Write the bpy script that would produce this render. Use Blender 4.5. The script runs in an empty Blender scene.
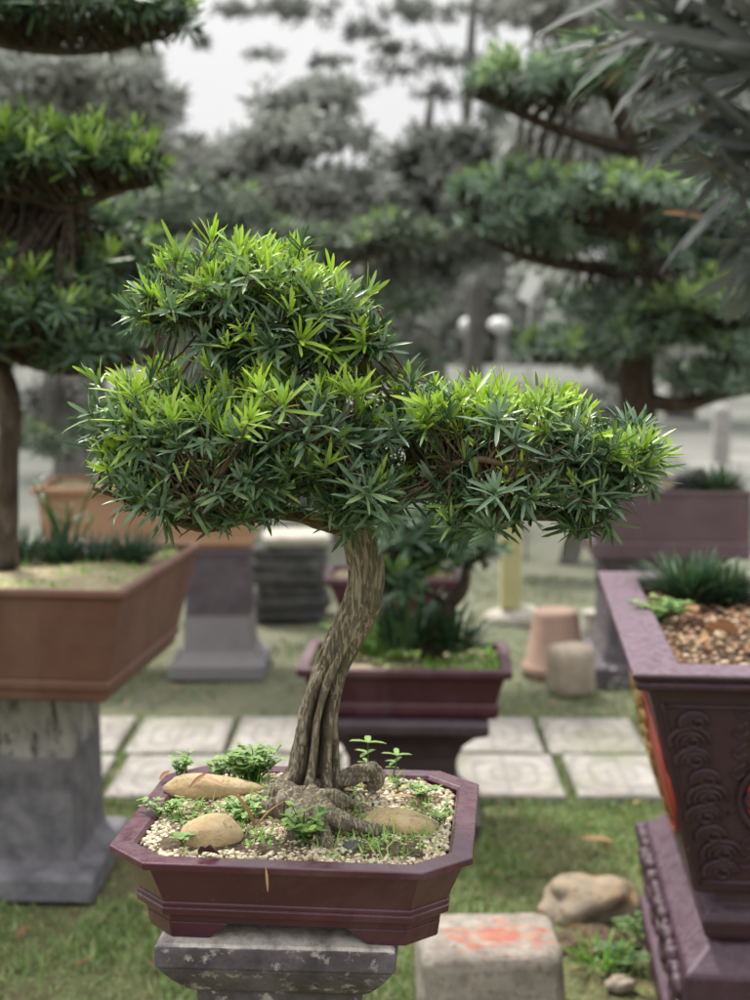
import bpy, bmesh, math, random
import numpy as np
from mathutils import Vector, noise

rng = np.random.default_rng(11)
random.seed(5)
SC = bpy.context.scene
COL = SC.collection
PI = math.pi

# ------------------------------------------------------------------ camera frame (metres from the photo)
FP = 1443.0
HC = 1.45
TH = math.atan(170 / FP)
CT, ST = math.cos(TH), math.sin(TH)

def at(x, y, Y):
    """point at distance Y that lies in direction (x, y) of the photograph"""
    xr = (x - 375) / FP; yr = (500 - y) / FP
    t = Y / (yr * ST + CT)
    return np.array([t * xr, Y, HC + t * (-ST + yr * CT)])

def onz(x, y, z=0.0):
    xr = (x - 375) / FP; yr = (500 - y) / FP
    t = (z - HC) / (-ST + yr * CT)
    return np.array([t * xr, t * (yr * ST + CT), z])

def lin(h, k=1.0):
    h = h.lstrip('#')
    r = []
    for i in (0, 2, 4):
        c = int(h[i:i + 2], 16) / 255
        r.append((c / 12.92 if c <= .04045 else ((c + .055) / 1.055) ** 2.4) * k)
    return (*r, 1.0)

# ------------------------------------------------------------------ mesh collecting
class MB:
    def __init__(self):
        self.V = []; self.F = []; self.T = []; self.n = 0; self.sm = []
    def add(self, V, F, tint=None, smooth=True):
        """V (n,3) ; F list of ndarray (m,3|4) or one ndarray"""
        V = np.asarray(V, float).reshape(-1, 3)
        if not isinstance(F, list): F = [F]
        for f in F:
            f = np.asarray(f, int)
            if f.size:
                self.F.append(f + self.n); self.sm.append(smooth)
        self.V.append(V)
        if tint is None: tint = np.zeros((len(V), 4))
        self.T.append(np.asarray(tint, float))
        self.n += len(V)
        return self
    def build(self, name, mats, parent=None, loc=None, bevel=None, bseg=2, autosmooth=None):
        V = np.concatenate(self.V); T = np.concatenate(self.T)
        o0 = np.zeros(3)
        if parent is not None:
            p = parent
            while p is not None:
                o0 = o0 + np.array(p.location); p = p.parent
        elif loc is not None:
            o0 = np.array(loc, float)
        V = V - o0
        me = bpy.data.meshes.new(name)
        me.vertices.add(len(V)); me.vertices.foreach_set('co', V.astype(np.float32).ravel())
        nl = sum(f.size for f in self.F); npoly = sum(len(f) for f in self.F)
        me.loops.add(nl); me.polygons.add(npoly)
        me.loops.foreach_set('vertex_index', np.concatenate([f.ravel() for f in self.F]).astype(np.int32))
        tot = np.concatenate([np.full(len(f), f.shape[1]) for f in self.F])
        st = np.concatenate([[0], np.cumsum(tot)[:-1]])
        me.polygons.foreach_set('loop_start', st.astype(np.int32))
        sm = np.concatenate([np.full(len(f), s) for f, s in zip(self.F, self.sm)])
        me.polygons.foreach_set('use_smooth', sm.astype(bool))
        a = me.attributes.new('tint', 'FLOAT_COLOR', 'POINT')
        a.data.foreach_set('color', T.astype(np.float32).ravel())
        me.update(calc_edges=True); me.validate()
        if not isinstance(mats, (list, tuple)): mats = [mats]
        for m in mats: me.materials.append(m)
        ob = bpy.data.objects.new(name, me); COL.objects.link(ob)
        if parent is not None: ob.parent = parent
        else: ob.location = o0
        if bevel:
            b = ob.modifiers.new('Bevel', 'BEVEL'); b.width = bevel; b.segments = bseg
            b.limit_method = 'ANGLE'; b.angle_limit = math.radians(25); b.harden_normals = False
        return ob

def tag(o, label, cat, group=None, kind=None):
    if label: o['label'] = label
    if cat: o['category'] = cat
    if group: o['group'] = group
    if kind: o['kind'] = kind
    return o

def empty(name, loc, label, cat, group=None):
    o = bpy.data.objects.new(name, None); COL.objects.link(o)
    o.location = [float(v) for v in loc]; o.empty_display_size = .05
    return tag(o, label, cat, group)

def rotz(V, a, c=(0, 0)):
    V = np.array(V, float); x = V[..., 0] - c[0]; y = V[..., 1] - c[1]
    r = V.copy(); r[..., 0] = x * math.cos(a) - y * math.sin(a) + c[0]
    r[..., 1] = x * math.sin(a) + y * math.cos(a) + c[1]
    return r

def norm(a):
    return a / np.maximum(np.linalg.norm(a, axis=-1, keepdims=True), 1e-9)

def fbm(p, s=1.0, o=4):
    return noise.fractal(Vector((p[0] * s, p[1] * s, p[2] * s)), 1.0, 2.0, o)

# polygons and lofts
def ring(hw, hd, ch=0.0, rnd=0):
    if ch <= 0 and rnd <= 0:
        return np.array([(-hw, -hd), (hw, -hd), (hw, hd), (-hw, hd)])
    if rnd > 0:
        out = []
        for (sx, sy, a0) in ((1, -1, -90), (1, 1, 0), (-1, 1, 90), (-1, -1, 180)):
            for k in range(5):
                a = math.radians(a0 + 90 * k / 4)
                out.append((sx * (hw - rnd) + rnd * math.cos(a), sy * (hd - rnd) + rnd * math.sin(a)))
        return np.array(out)
    c = ch
    return np.array([(-hw + c, -hd), (hw - c, -hd), (hw, -hd + c), (hw, hd - c), (hw - c, hd), (-hw + c, hd), (-hw, hd - c), (-hw, -hd + c)])

def loft(mb, hw, hd, prof, ch=0.0, rnd=0, capb=True, capt=True, tr=None, smooth=False):
    """prof: list of (inset, z)"""
    R = []
    for ins, z in prof:
        p = ring(hw - ins, hd - ins, max(ch - ins * .45, 1e-4) if ch > 0 else 0, max(rnd - ins * .5, .002) if rnd > 0 else 0)
        R.append(np.column_stack([p, np.full(len(p), z)]))
    n = len(R[0]); V = np.concatenate(R); F = []
    for i in range(len(R) - 1):
        for k in range(n):
            F.append((i * n + k, i * n + (k + 1) % n, (i + 1) * n + (k + 1) % n, (i + 1) * n + k))
    Fs = [np.array(F)]
    if capb: Fs.append(np.array([list(range(n))[::-1]]))
    if capt: Fs.append(np.array([[(len(R) - 1) * n + k for k in range(n)]]))
    if tr: V = tr(V)
    mb.add(V, Fs, smooth=smooth)
    return mb

def box(mb, x0, x1, y0, y1, z0, z1, tr=None):
    V = np.array([(x, y, z) for z in (z0, z1) for y in (y0, y1) for x in (x0, x1)], float)
    F = np.array([(0, 2, 3, 1), (4, 5, 7, 6), (0, 1, 5, 4), (2, 6, 7, 3), (0, 4, 6, 2), (1, 3, 7, 5)])
    if tr: V = tr(V)
    return mb.add(V, F, smooth=False)

def T(c, a):
    c = np.array(c, float)
    def f(V):
        V = rotz(V, a); V = V + np.array([c[0], c[1], c[2] if len(c) > 2 else 0]); return V
    return f

# tubes along splines
def crom(P, n):
    P = np.asarray(P, float); m = len(P)
    if m == 2: return np.array([P[0] + (P[1] - P[0]) * t for t in np.linspace(0, 1, n)])
    Q = np.vstack([2 * P[0] - P[1], P, 2 * P[-1] - P[-2]])
    out = []
    for t in np.linspace(0, m - 1 - 1e-9, n):
        i = int(t); u = t - i
        p0, p1, p2, p3 = Q[i], Q[i + 1], Q[i + 2], Q[i + 3]
        out.append(.5 * (2 * p1 + (p2 - p0) * u + (2 * p0 - 5 * p1 + 4 * p2 - p3) * u * u + (3 * p1 - p0 - 3 * p2 + p3) * u ** 3))
    return np.array(out)

def tube(mb, P, R, n=24, seg=12, amp=.0, ns=30., stretch=.35, rf=None, seed=0.0, cap=True, tint=None):
    """P control points, R control radii; amp relative noise; rf(ang, t) multiplier"""
    C = crom(np.column_stack([np.asarray(P, float), np.asarray(R, float)]), n)
    c = C[:, :3]; r = np.maximum(C[:, 3], 1e-4)
    tan = norm(np.gradient(c, axis=0))
    ref = np.array([0., -1, 0]) if abs(tan[0][1]) < .8 else np.array([1., 0, 0])
    N = []
    u = norm(ref - tan[0] * ref.dot(tan[0]))
    for k in range(n):
        u = norm(u - tan[k] * u.dot(tan[k])); N.append(u)
    N = np.array(N); Bn = np.cross(tan, N)
    V = np.zeros((n, seg, 3)); CV = np.zeros((n, seg, 4)); L = np.concatenate([[0], np.cumsum(np.linalg.norm(np.diff(c, axis=0), axis=1))])
    for k in range(n):
        for j in range(seg):
            a = 2 * PI * j / seg
            d = N[k] * math.cos(a) + Bn[k] * math.sin(a)
            m = 1.0
            if amp:
                q = (d[0] * r[k] + seed, d[1] * r[k] + c[k][0] * .2, d[2] * r[k] + L[k] * stretch)
                m += amp * fbm(q, ns, 4)
            if rf:
                q2 = rf(a, k / (n - 1)); m *= q2; CV[k, j, 0] = min(1, max(0, (1 - q2) * 2.6))  # groove depth kept as the amount of shade painted into the bark
            V[k, j] = c[k] + d * r[k] * m
    idx = np.arange(n * seg).reshape(n, seg)
    F = np.stack([idx[:-1], np.roll(idx[:-1], -1, 1), np.roll(idx[1:], -1, 1), idx[1:]], -1).reshape(-1, 4)
    Fs = [F]
    if cap:
        Fs += [np.array([idx[0][::-1]]), np.array([idx[-1]])]
    tt = CV.reshape(-1, 4)
    if tint is not None: tt = np.tile(np.array(tint, float), (n * seg, 1))
    mb.add(V.reshape(-1, 3), Fs, tt)
    return mb

def fast_tubes(mb, P0, P1, P2, r0, r1, seg=4, tint=None):
    """many thin quadratic twigs at once"""
    n = len(P0); ts = np.array([0, .35, .7, 1.]); m = len(ts)
    P = (P0[:, None] * ((1 - ts) ** 2)[None, :, None] + 2 * P1[:, None] * ((1 - ts) * ts)[None, :, None] + P2[:, None] * (ts ** 2)[None, :, None])
    tan = norm(P2 - P0)
    ref = np.where(np.abs(tan[:, 2:3]) < .8, np.array([[0, 0, 1.]]), np.array([[1., 0, 0]]))
    A = norm(np.cross(tan, ref)); Bn = np.cross(tan, A)
    ang = np.arange(seg) * 2 * PI / seg
    rad = (np.asarray(r0)[:, None] * (1 - ts) + np.asarray(r1)[:, None] * ts)
    off = A[:, None, :] * np.cos(ang)[None, :, None] + Bn[:, None, :] * np.sin(ang)[None, :, None]
    V = P[:, :, None, :] + off[:, None] * rad[:, :, None, None]
    idx = np.arange(n * m * seg).reshape(n, m, seg)
    F = np.stack([idx[:, :-1], np.roll(idx[:, :-1], -1, 2), np.roll(idx[:, 1:], -1, 2), idx[:, 1:]], -1).reshape(-1, 4)
    mb.add(V.reshape(-1, 3), F)

# leaves
def leaves(mb, B, D, S, L, W, bend, fold, tint, lod=2):
    if lod == 2:
        ts = np.array([0, .15, .45, .82, 1.]); wp = np.array([.35, .8, 1., .86, .16]); us = np.array([-1., 0, 1])
    elif lod == 1:
        ts = np.array([0, .4, .8, 1.]); wp = np.array([.3, 1., .75, .06]); us = np.array([-1., 1])
    else:
        ts = np.array([0, .5, 1.]); wp = np.array([.35, 1., .1]); us = np.array([-1., 1])
    n = len(B); Nn = np.cross(D, S)
    L = np.broadcast_to(L, n); W = np.broadcast_to(W, n); bend = np.broadcast_to(bend, n)
    along = D[:, None] * (ts[None] * L[:, None])[..., None] - Nn[:, None] * ((bend * L)[:, None] * ts[None] ** 2)[..., None]
    wid = (W[:, None] * .5 * wp[None])
    V = B[:, None, None] + along[:, :, None] + S[:, None, None] * (wid[:, :, None] * us)[..., None] + Nn[:, None, None] * (wid[:, :, None] * np.abs(us) * fold)[..., None]
    m, k = len(ts), len(us)
    idx = np.arange(n * m * k).reshape(n, m, k)
    F = np.stack([idx[:, :-1, :-1], idx[:, :-1, 1:], idx[:, 1:, 1:], idx[:, 1:, :-1]], -1).reshape(-1, 4)
    tt = np.zeros((n, m, k, 4)); tt[...] = tint[:, None, None, :]
    tt[..., 2] = ts[None, :, None]
    mb.add(V.reshape(-1, 3), F, tt.reshape(-1, 4))

def frame(A):
    ref = np.where(np.abs(A[:, 2:3]) < .9, np.array([[0, 0, 1.]]), np.array([[1., 0, 0]]))
    U = norm(np.cross(A, ref)); return U, np.cross(A, U)

def rosettes(mb, P, A, youth, L, W, k=14, lod=2, spread=(10, 76), stem=.32):
    """whorls of strap leaves: P tips (n,3), A axes, youth (n)"""
    n = len(P); A = norm(A); U, Vv = frame(A)
    i = np.arange(k)[None, :]
    phi = i * 2.399963 + rng.uniform(0, 6.28, (n, 1)) + rng.normal(0, .25, (n, k))
    f = (i + .5) / k * np.ones((n, 1))
    th = np.radians(spread[0] + (spread[1] - spread[0]) * f ** .9 + rng.normal(0, 13, (n, k)))
    th = th * np.where(youth > .6, .82, 1.)[:, None]
    R = U[:, None] * np.cos(phi)[..., None] + Vv[:, None] * np.sin(phi)[..., None]
    D = A[:, None] * np.cos(th)[..., None] + R * np.sin(th)[..., None]
    D = D + rng.normal(0, .09, D.shape); D = norm(D)
    S = norm(np.cross(np.broadcast_to(A[:, None], R.shape), R)); S = norm(S - D * (S * D).sum(-1, keepdims=True))
    # a roll about the leaf's own axis
    ro = rng.normal(0, .35, (n, k)); N0 = np.cross(D, S); S = S * np.cos(ro)[..., None] + N0 * np.sin(ro)[..., None]
    size = rng.uniform(.62, 1.2, (n, 1))
    LL = L * size * rng.uniform(.62, 1.15, (n, k)) * (0.6 + .38 * np.minimum(1, f * 2.2))
    WW = W * rng.uniform(.8, 1.12, (n, k)) * np.sqrt(size)
    B = P[:, None] - A[:, None] * (f * L * stem)[..., None] + rng.normal(0, .0012, D.shape)
    yy = youth[:, None] * np.clip(1.25 - f * .75, 0, 1) + rng.normal(0, .06, (n, k))
    tint = np.zeros((n, k, 4)); tint[..., 0] = rng.uniform(0, 1, (n, k)); tint[..., 1] = np.clip(yy, 0, 1)
    tint[..., 3] = rng.uniform(0, 1, (n, 1))
    bend = np.abs(rng.normal(.08, .16, (n, k))) + .10 * f - .08 * youth[:, None]
    kp = (rng.uniform(0, 1, (n, k)) < rng.uniform(.45, 1.05, (n, 1))).ravel() if lod else np.ones(n * k, bool)
    q = lambda a: a.reshape(-1, *a.shape[2:])[kp]
    leaves(mb, q(B), q(D), q(S), q(LL), q(WW), q(bend), .35 if lod == 2 else 0, q(tint), lod)

def pad_points(c, rad, n, up=.6, low=.5, lump=.34, seed=0., inner=.45, shoots=.0):
    d = norm(rng.normal(0, 1, (n * 2, 3)))
    keep = (d[:, 2] > -.35) | (rng.uniform(0, 1, n * 2) < .45)
    d = d[keep][:n]
    r = 1 - inner * rng.uniform(0, 1, len(d)) ** 1.7
    lum = np.array([noise.noise(Vector((x * 2.1 + seed, y * 2.1, z * 2.1 + seed))) for x, y, z in d])
    r = r * (1 + lump * lum * 1.8)
    off = d * r[:, None] * np.array(rad)
    off[:, 2] = np.where(d[:, 2] < 0, off[:, 2] * low, off[:, 2])
    A = norm(d / np.array(rad) * np.mean(rad)) * .75 + np.array([0, 0, up]) + rng.normal(0, .38, d.shape)
    A = norm(A)
    if shoots:
        sh = (rng.uniform(0, 1, len(d)) < .16) & (r > .7)
        off = off + A * (sh * rng.uniform(.3, 1, len(d)) * shoots)[:, None]
    return np.array(c) + off, A, d, r

def pad(mbL, mbT, px, n, L, W, k, lod, yprob, branchpts, tw=.0016, seed=0., yc=1.0, **kw):
    x, y, Y, rx, ry, rd = px
    c = at(x, y, Y); s = Y / FP
    P, A, d, r = pad_points(c, (rx * s, rd, ry * s), n, seed=seed, **kw)
    clus = np.array([noise.noise(Vector((p[0] * 9 / (L / .05) + seed, p[1] * 9 / (L / .05), p[2] * 9 / (L / .05)))) for p in P])
    pr = yprob * np.clip(.8 + 1.9 * clus, 0, 2) * np.clip(.25 + d[:, 2] * 1.1, .05, 1.2) * np.clip((r - .45) * 2.2, 0, 1)
    youth = np.where(rng.uniform(0, 1, len(P)) < pr, rng.uniform(.35, 1, len(P)), rng.uniform(0, .2, len(P))) * yc
    rosettes(mbL, P, A, youth, L, W, k, lod)
    if mbT is not None and branchpts is not None:
        bp = np.asarray(branchpts)
        dd = np.linalg.norm(P[:, None] - bp[None], axis=-1) + rng.uniform(0, .02, (len(P), len(bp)))
        b = bp[dd.argmin(1)]
        b = P + (b - P) * np.minimum(1, (L * 3.2 / np.maximum(np.linalg.norm(b - P, axis=1), 1e-6)))[:, None]
        st = P - A * L * .26
        mid = (b + st) / 2 + rng.normal(0, L * .25, P.shape) - np.array([0, 0, L * .3])
        fast_tubes(mbT, b, mid, P, np.full(len(P), tw * 1.3), np.full(len(P), tw * .7))
    return P

# ------------------------------------------------------------------ materials
def newmat(name):
    m = bpy.data.materials.new(name); m.use_nodes = True
    nt = m.node_tree; nt.nodes.clear()
    out = nt.nodes.new('ShaderNodeOutputMaterial')
    return m, nt, out

class G:
    """small node-graph helper"""
    def __init__(s, nt): s.nt = nt; s._co = None
    def n(s, t, **k):
        nd = s.nt.nodes.new(t)
        for a, v in k.items(): setattr(nd, a, v)
        return nd
    def link(s, a, b): s.nt.links.new(a, b)
    def co(s):
        if s._co is None: s._co = s.n('ShaderNodeTexCoord').outputs['Object']
        return s._co
    def mapping(s, scale=(1, 1, 1), loc=(0, 0, 0)):
        m = s.n('ShaderNodeMapping'); m.inputs['Scale'].default_value = scale; m.inputs['Location'].default_value = loc
        s.link(s.co(), m.inputs['Vector']); return m.outputs['Vector']
    def noise(s, scale, detail=6, rough=.6, vec=None, dist=0.):
        t = s.n('ShaderNodeTexNoise'); t.inputs['Scale'].default_value = scale; t.inputs['Detail'].default_value = detail
        t.inputs['Roughness'].default_value = rough; t.inputs['Distortion'].default_value = dist
        s.link(vec if vec is not None else s.co(), t.inputs['Vector']); return t.outputs['Fac']
    def voro(s, scale, feature='F1', vec=None, out='Distance'):
        t = s.n('ShaderNodeTexVoronoi', feature=feature); t.inputs['Scale'].default_value = scale
        s.link(vec if vec is not None else s.co(), t.inputs['Vector']); return t.outputs[out]
    def ramp(s, fac, stops):
        r = s.n('ShaderNodeValToRGB'); e = r.color_ramp.elements
        while len(e) < len(stops): e.new(.5)
        for el, (p, c) in zip(e, stops):
            el.position = p; el.color = c if isinstance(c, tuple) else (c, c, c, 1)
        s.link(fac, r.inputs['Fac']); return r.outputs['Color']
    def mix(s, fac, a, b, mode='MIX'):
        m = s.n('ShaderNodeMix', data_type='RGBA', blend_type=mode)
        for sock, v in ((m.inputs[0], fac), (m.inputs[6], a), (m.inputs[7], b)):
            if hasattr(v, 'is_linked'): s.link(v, sock)
            elif isinstance(v, (int, float)): sock.default_value = v if sock.type == 'VALUE' else (v, v, v, 1)
            else: sock.default_value = v
        return m.outputs[2]
    def math(s, op, a, b=0., c=0., clamp=False):
        m = s.n('ShaderNodeMath', operation=op); m.use_clamp = clamp
        for k, v in enumerate((a, b, c)):
            if hasattr(v, 'is_linked'): s.link(v, m.inputs[k])
            else: m.inputs[k].default_value = v
        return m.outputs[0]
    def bump(s, h, strength=.4, dist=.01, prev=None):
        b = s.n('ShaderNodeBump'); b.inputs['Strength'].default_value = strength; b.inputs['Distance'].default_value = dist
        s.link(h, b.inputs['Height'])
        if prev is not None: s.link(prev, b.inputs['Normal'])
        return b.outputs['Normal']
    def bsdf(s, col, rough=.6, nrm=None, spec=.5):
        b = s.n('ShaderNodeBsdfPrincipled')
        for k, v in (('Base Color', col), ('Roughness', rough)):
            if hasattr(v, 'is_linked'): s.link(v, b.inputs[k])
            else: b.inputs[k].default_value = v
        b.inputs['Specular IOR Level'].default_value = spec
        if nrm is not None: s.link(nrm, b.inputs['Normal'])
        return b.outputs['BSDF']
    def tint(s):
        a = s.n('ShaderNodeAttribute', attribute_name='tint'); sp = s.n('ShaderNodeSeparateColor')
        s.link(a.outputs['Color'], sp.inputs[0]); return sp.outputs[0], sp.outputs[1], sp.outputs[2], a.outputs['Alpha']
    def nz(s):
        g = s.n('ShaderNodeNewGeometry'); x = s.n('ShaderNodeSeparateXYZ'); s.link(g.outputs['Normal'], x.inputs[0]); return x.outputs['Z']
    def oz(s, ax='Z'):
        x = s.n('ShaderNodeSeparateXYZ'); s.link(s.co(), x.inputs[0]); return x.outputs[ax]

def leafmat(name, dark, mid, young, back, rough=.38, trans=.22, spec=.5, yellow=None):
    m, nt, out = newmat(name); g = G(nt)
    r, y, t, ro = g.tint()
    old = g.mix(r, dark, mid)
    old = g.mix(g.math('MULTIPLY', ro, .35), old, mid)
    yel = yellow or young
    yc = g.mix(r, young, yel)
    yc = g.mix(t, g.mix(.25, yc, mid), yc)
    yy = g.ramp(y, [(.1, 0.), (.75, 1.)])
    c = g.mix(yy, old, yc)
    brn = g.math('MULTIPLY', g.ramp(r, [(.955, 0.), (.965, 1.)]), g.ramp(t, [(.45, 0.), (.8, .8)]))
    c = g.mix(brn, c, lin('8a6f45'))
    geo = g.n('ShaderNodeNewGeometry')
    c = g.mix(g.math('MULTIPLY', geo.outputs['Backfacing'], .65), c, g.mix(yy, back, yc))
    b = g.bsdf(c, rough, None, spec)
    tr = g.n('ShaderNodeBsdfTranslucent'); g.link(g.mix(.35, c, g.mix(yy, mid, young)), tr.inputs['Color'])
    mx = g.n('ShaderNodeMixShader'); mx.inputs[0].default_value = trans
    g.link(b, mx.inputs[1]); g.link(tr.outputs[0], mx.inputs[2]); g.link(mx.outputs[0], out.inputs[0])
    return m

def barkmat(name, c1, c2, c3, scale=60, bump=.8, moss=None):
    m, nt, out = newmat(name); g = G(nt)
    v = g.mapping((1, 1, .22))
    n1 = g.noise(scale, 8, .65, v, .6); n2 = g.noise(scale * .25, 5, .6)
    v2 = g.mapping((1, 1, .13))
    n3 = g.noise(scale * 1.5, 6, .62, v2, 1.1)
    cr = g.math('ABSOLUTE', g.math('SUBTRACT', n3, .5))
    col = g.ramp(n1, [(.22, c1), (.40, c2), (.68, c3)])
    col = g.mix(g.ramp(n2, [(.35, 0.), (.7, .6)]), col, c3)
    col = g.mix(g.ramp(cr, [(0., .28), (.02, 0.)]), col, c1)
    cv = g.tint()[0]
    col = g.mix(g.math('MULTIPLY', cv, .85), col, g.mix(.6, c1, lin('17120d')))  # shade inside the trunk grooves, painted into the bark colour
    if moss is not None:
        col = g.mix(g.ramp(g.noise(scale * .16, 4, .55), [(.5, 0.), (.68, .5)]), col, moss)
    h = g.math('ADD', g.math('MULTIPLY', n1, .8), g.math('MULTIPLY', g.ramp(cr, [(0., 0.), (.06, 1.)]), .5))
    fine = g.noise(scale * 5, 4, .7)
    nr = g.bump(h, bump, .012); nr = g.bump(fine, .25, .003, nr)
    g.link(g.bsdf(col, .85, nr, .25), out.inputs[0]); return m

def stonemat(name, c1, c2, c3, scale=14, rough=.85, bump=.4, spots=None, bd=.01, spec=.3, extra=None):
    m, nt, out = newmat(name); g = G(nt)
    n1 = g.noise(scale, 9, .68); n2 = g.noise(scale * .3, 4, .6, None, .4)
    col = g.ramp(n1, [(.3, c1), (.5, c2), (.7, c3)])
    col = g.mix(g.ramp(n2, [(.4, 0.), (.68, .6)]), col, c1)
    if spots is not None:
        sp = g.noise(scale * 2.4, 5, .7, g.mapping(loc=(3, 7, 1)))
        col = g.mix(g.ramp(sp, [(.56, 0.), (.66, .9)]), col, spots)
    if extra: col = extra(g, col)
    h = g.noise(scale * 3.5, 9, .72)
    nr = g.bump(h, bump, bd); nr = g.bump(n1, bump * .6, bd * 2, nr)
    g.link(g.bsdf(col, rough, nr, spec), out.inputs[0]); return m

def glazemat(name, c, rough=.32, var=.25, dust=None, dustamt=.35, scale=12, bump=.08, spec=.5):
    m, nt, out = newmat(name); g = G(nt)
    n1 = g.noise(scale, 7, .65); n2 = g.noise(scale * 6, 5, .7)
    dk = tuple(v * (1 - var) for v in c[:3]) + (1,); lt = tuple(v * (1 + var) for v in c[:3]) + (1,)
    col = g.ramp(n1, [(.3, dk), (.7, lt)])
    d = dust or lin('9a9088')
    # dirt settles on upward faces and in streaks
    up = g.math('MULTIPLY', g.ramp(g.nz(), [(.45, 0.), (.95, 1.)]), g.ramp(n2, [(.38, .25), (.75, 1.)]))
    st = g.ramp(g.noise(scale * 2.2, 6, .7, g.mapping((1, 1, .25))), [(.52, 0.), (.78, .7)])
    f = g.math('MULTIPLY', g.math('ADD', up, g.math('MULTIPLY', st, .16), 0, True), dustamt)
    col = g.mix(f, col, d)
    ch = g.ramp(g.noise(scale * 16, 3, .6), [(.70, 0.), (.74, .5)])
    col = g.mix(g.math('MULTIPLY', ch, dustamt), col, lin('b5a8a0'))
    rg = g.math('ADD', g.math('MULTIPLY', n2, .3), rough - .12)
    rg = g.math('ADD', rg, g.math('MULTIPLY', f, .6))
    nr = g.bump(n2, bump, .004); nr = g.bump(n1, bump, .01, nr)
    stain = g.noise(scale * .35, 5, .7, g.mapping((1, 1, .45), (5, 2, 1)), .8)
    col = g.mix(g.ramp(stain, [(.5, 0.), (.66, .32)]), col, g.mix(.55, col, d))
    col = g.mix(g.ramp(stain, [(.3, .3), (.44, 0.)]), col, g.mix(.7, col, lin('1c1614')))
    g.link(g.bsdf(col, rg, nr, spec), out.inputs[0]); return m

def tintmat(name, stops, rough=.7, stops2=None, trans=0., spec=.3, nsc=0):
    """colour picked per piece from the tint attribute; second ramp mixed by tint green"""
    m, nt, out = newmat(name); g = G(nt)
    r, y, t, ro = g.tint()
    col = g.ramp(r, stops)
    if stops2: col = g.mix(y, col, g.ramp(r, stops2))
    nr = None
    if nsc:
        nn = g.noise(nsc, 5, .7); col = g.mix(g.ramp(nn, [(.35, .4), (.6, 0.)]), col, g.mix(.6, col, lin('3a3128')))
        nr = g.bump(nn, .3, .002)
    b = g.bsdf(col, rough, nr, spec)
    if trans:
        tr = g.n('ShaderNodeBsdfTranslucent'); g.link(col, tr.inputs['Color'])
        mx = g.n('ShaderNodeMixShader'); mx.inputs[0].default_value = trans
        g.link(b, mx.inputs[1]); g.link(tr.outputs[0], mx.inputs[2]); b = mx.outputs[0]
    g.link(b, out.inputs[0]); return m

M = {}
M['leaf'] = leafmat('bonsai leaf', lin('24382a'), lin('507048'), lin('9ac63a'), lin('7f9a7c'), .37, .27, .45, lin('cde556'))
M['leaf_left'] = leafmat('left tree leaf', lin('213428'), lin('52704f'), lin('9abf52'), lin('5c745f'), .42, .2, .4, lin('a3c25a'))
M['leaf_right'] = leafmat('right tree leaf', lin('40534a'), lin('718d72'), lin('98b763'), lin('88998c'), .45, .2, .35, lin('a0ba68'))
M['leaf_mid'] = leafmat('mid tree leaf', lin('1b2d21'), lin('456247'), lin('86b04a'), lin('567058'), .35, .2, .5)
M['leaf_orange'] = leafmat('hazy tree leaf', lin('47524a'), lin('697764'), lin('8aa560'), lin('758174'), .5, .2, .3)
M['leaf_grey'] = leafmat('far grey leaf', lin('7b7e78'), lin('9b9e98'), lin('aab09f'), lin('a2a59e'), .6, .2, .2)  # lightened leaf colour stands in for haze over the far trees
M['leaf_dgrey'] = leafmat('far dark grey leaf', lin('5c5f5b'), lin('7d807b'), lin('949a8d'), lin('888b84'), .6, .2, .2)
M['leaf_front'] = leafmat('near grey leaf', lin('2b2e2d'), lin('5b5f5d'), lin('627d58'), lin('5f6361'), .65, .15, .3)
M['weed'] = leafmat('weed leaf', lin('4f7838'), lin('7ba052'), lin('a9c766'), lin('86a56a'), .5, .3, .3)
M['mondo'] = leafmat('mondo grass blade', lin('1b2e20'), lin('3a5a3e'), lin('7c9a58'), lin('42604a'), .4, .15, .4)
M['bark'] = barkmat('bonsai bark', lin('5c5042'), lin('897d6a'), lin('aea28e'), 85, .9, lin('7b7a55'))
M['twig'] = barkmat('twig bark', lin('241c15'), lin('4a3c2e'), lin('75644e'), 140, .5)
M['bark_dark'] = barkmat('dark bark', lin('1e1814'), lin('3f342b'), lin('665a4e'), 40, .8)
M['bark_grey'] = barkmat('grey bark', lin('343230'), lin('55524e'), lin('77746f'), 12, .6)
M['glaze'] = glazemat('plum glazed ceramic', lin('451b2b'), .2, .2, lin('8d7a80'), .24, 12, .06)
M['glaze_mid'] = glazemat('plum ceramic behind', lin('4b2630'), .4, .2, lin('8d8084'), .45, 10, .06)
M['glaze_back'] = glazemat('dull purple ceramic', lin('5a464c'), .5, .15, lin('8d8688'), .4, 8, .06)
M['paint'] = glazemat('plum painted concrete', lin('3b2330'), .36, .2, lin('7f6c77'), .8, 9, .12)
M['relief'] = glazemat('plum painted relief', lin('38212c'), .48, .25, lin('7c6a72'), .3, 9, .15)
M['brown'] = glazemat('brown unglazed clay', lin('694a3f'), .62, .16, lin('8d796c'), .5, 9, .12, .3)
M['orange'] = glazemat('orange clay', lin('9c7a60'), .65, .12, lin('b79c80'), .4, 6, .1, .3)
M['terra'] = glazemat('faded terracotta', lin('9f8475'), .75, .15, lin('a59a90'), .4, 9, .2, .2)
M['red'] = glazemat('red enamel paint', lin('96382a'), .45, .25, lin('c06a50'), .2, 20, .1)
M['gold'] = glazemat('gold paint', lin('8f7233'), .45, .3, lin('8a7a58'), .5, 60, .5)
M['ped'] = stonemat('weathered purple concrete', lin('39343a'), lin('5f595e'), lin('7d787b'), 18, .85, .35, lin('b4aea6'))
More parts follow.
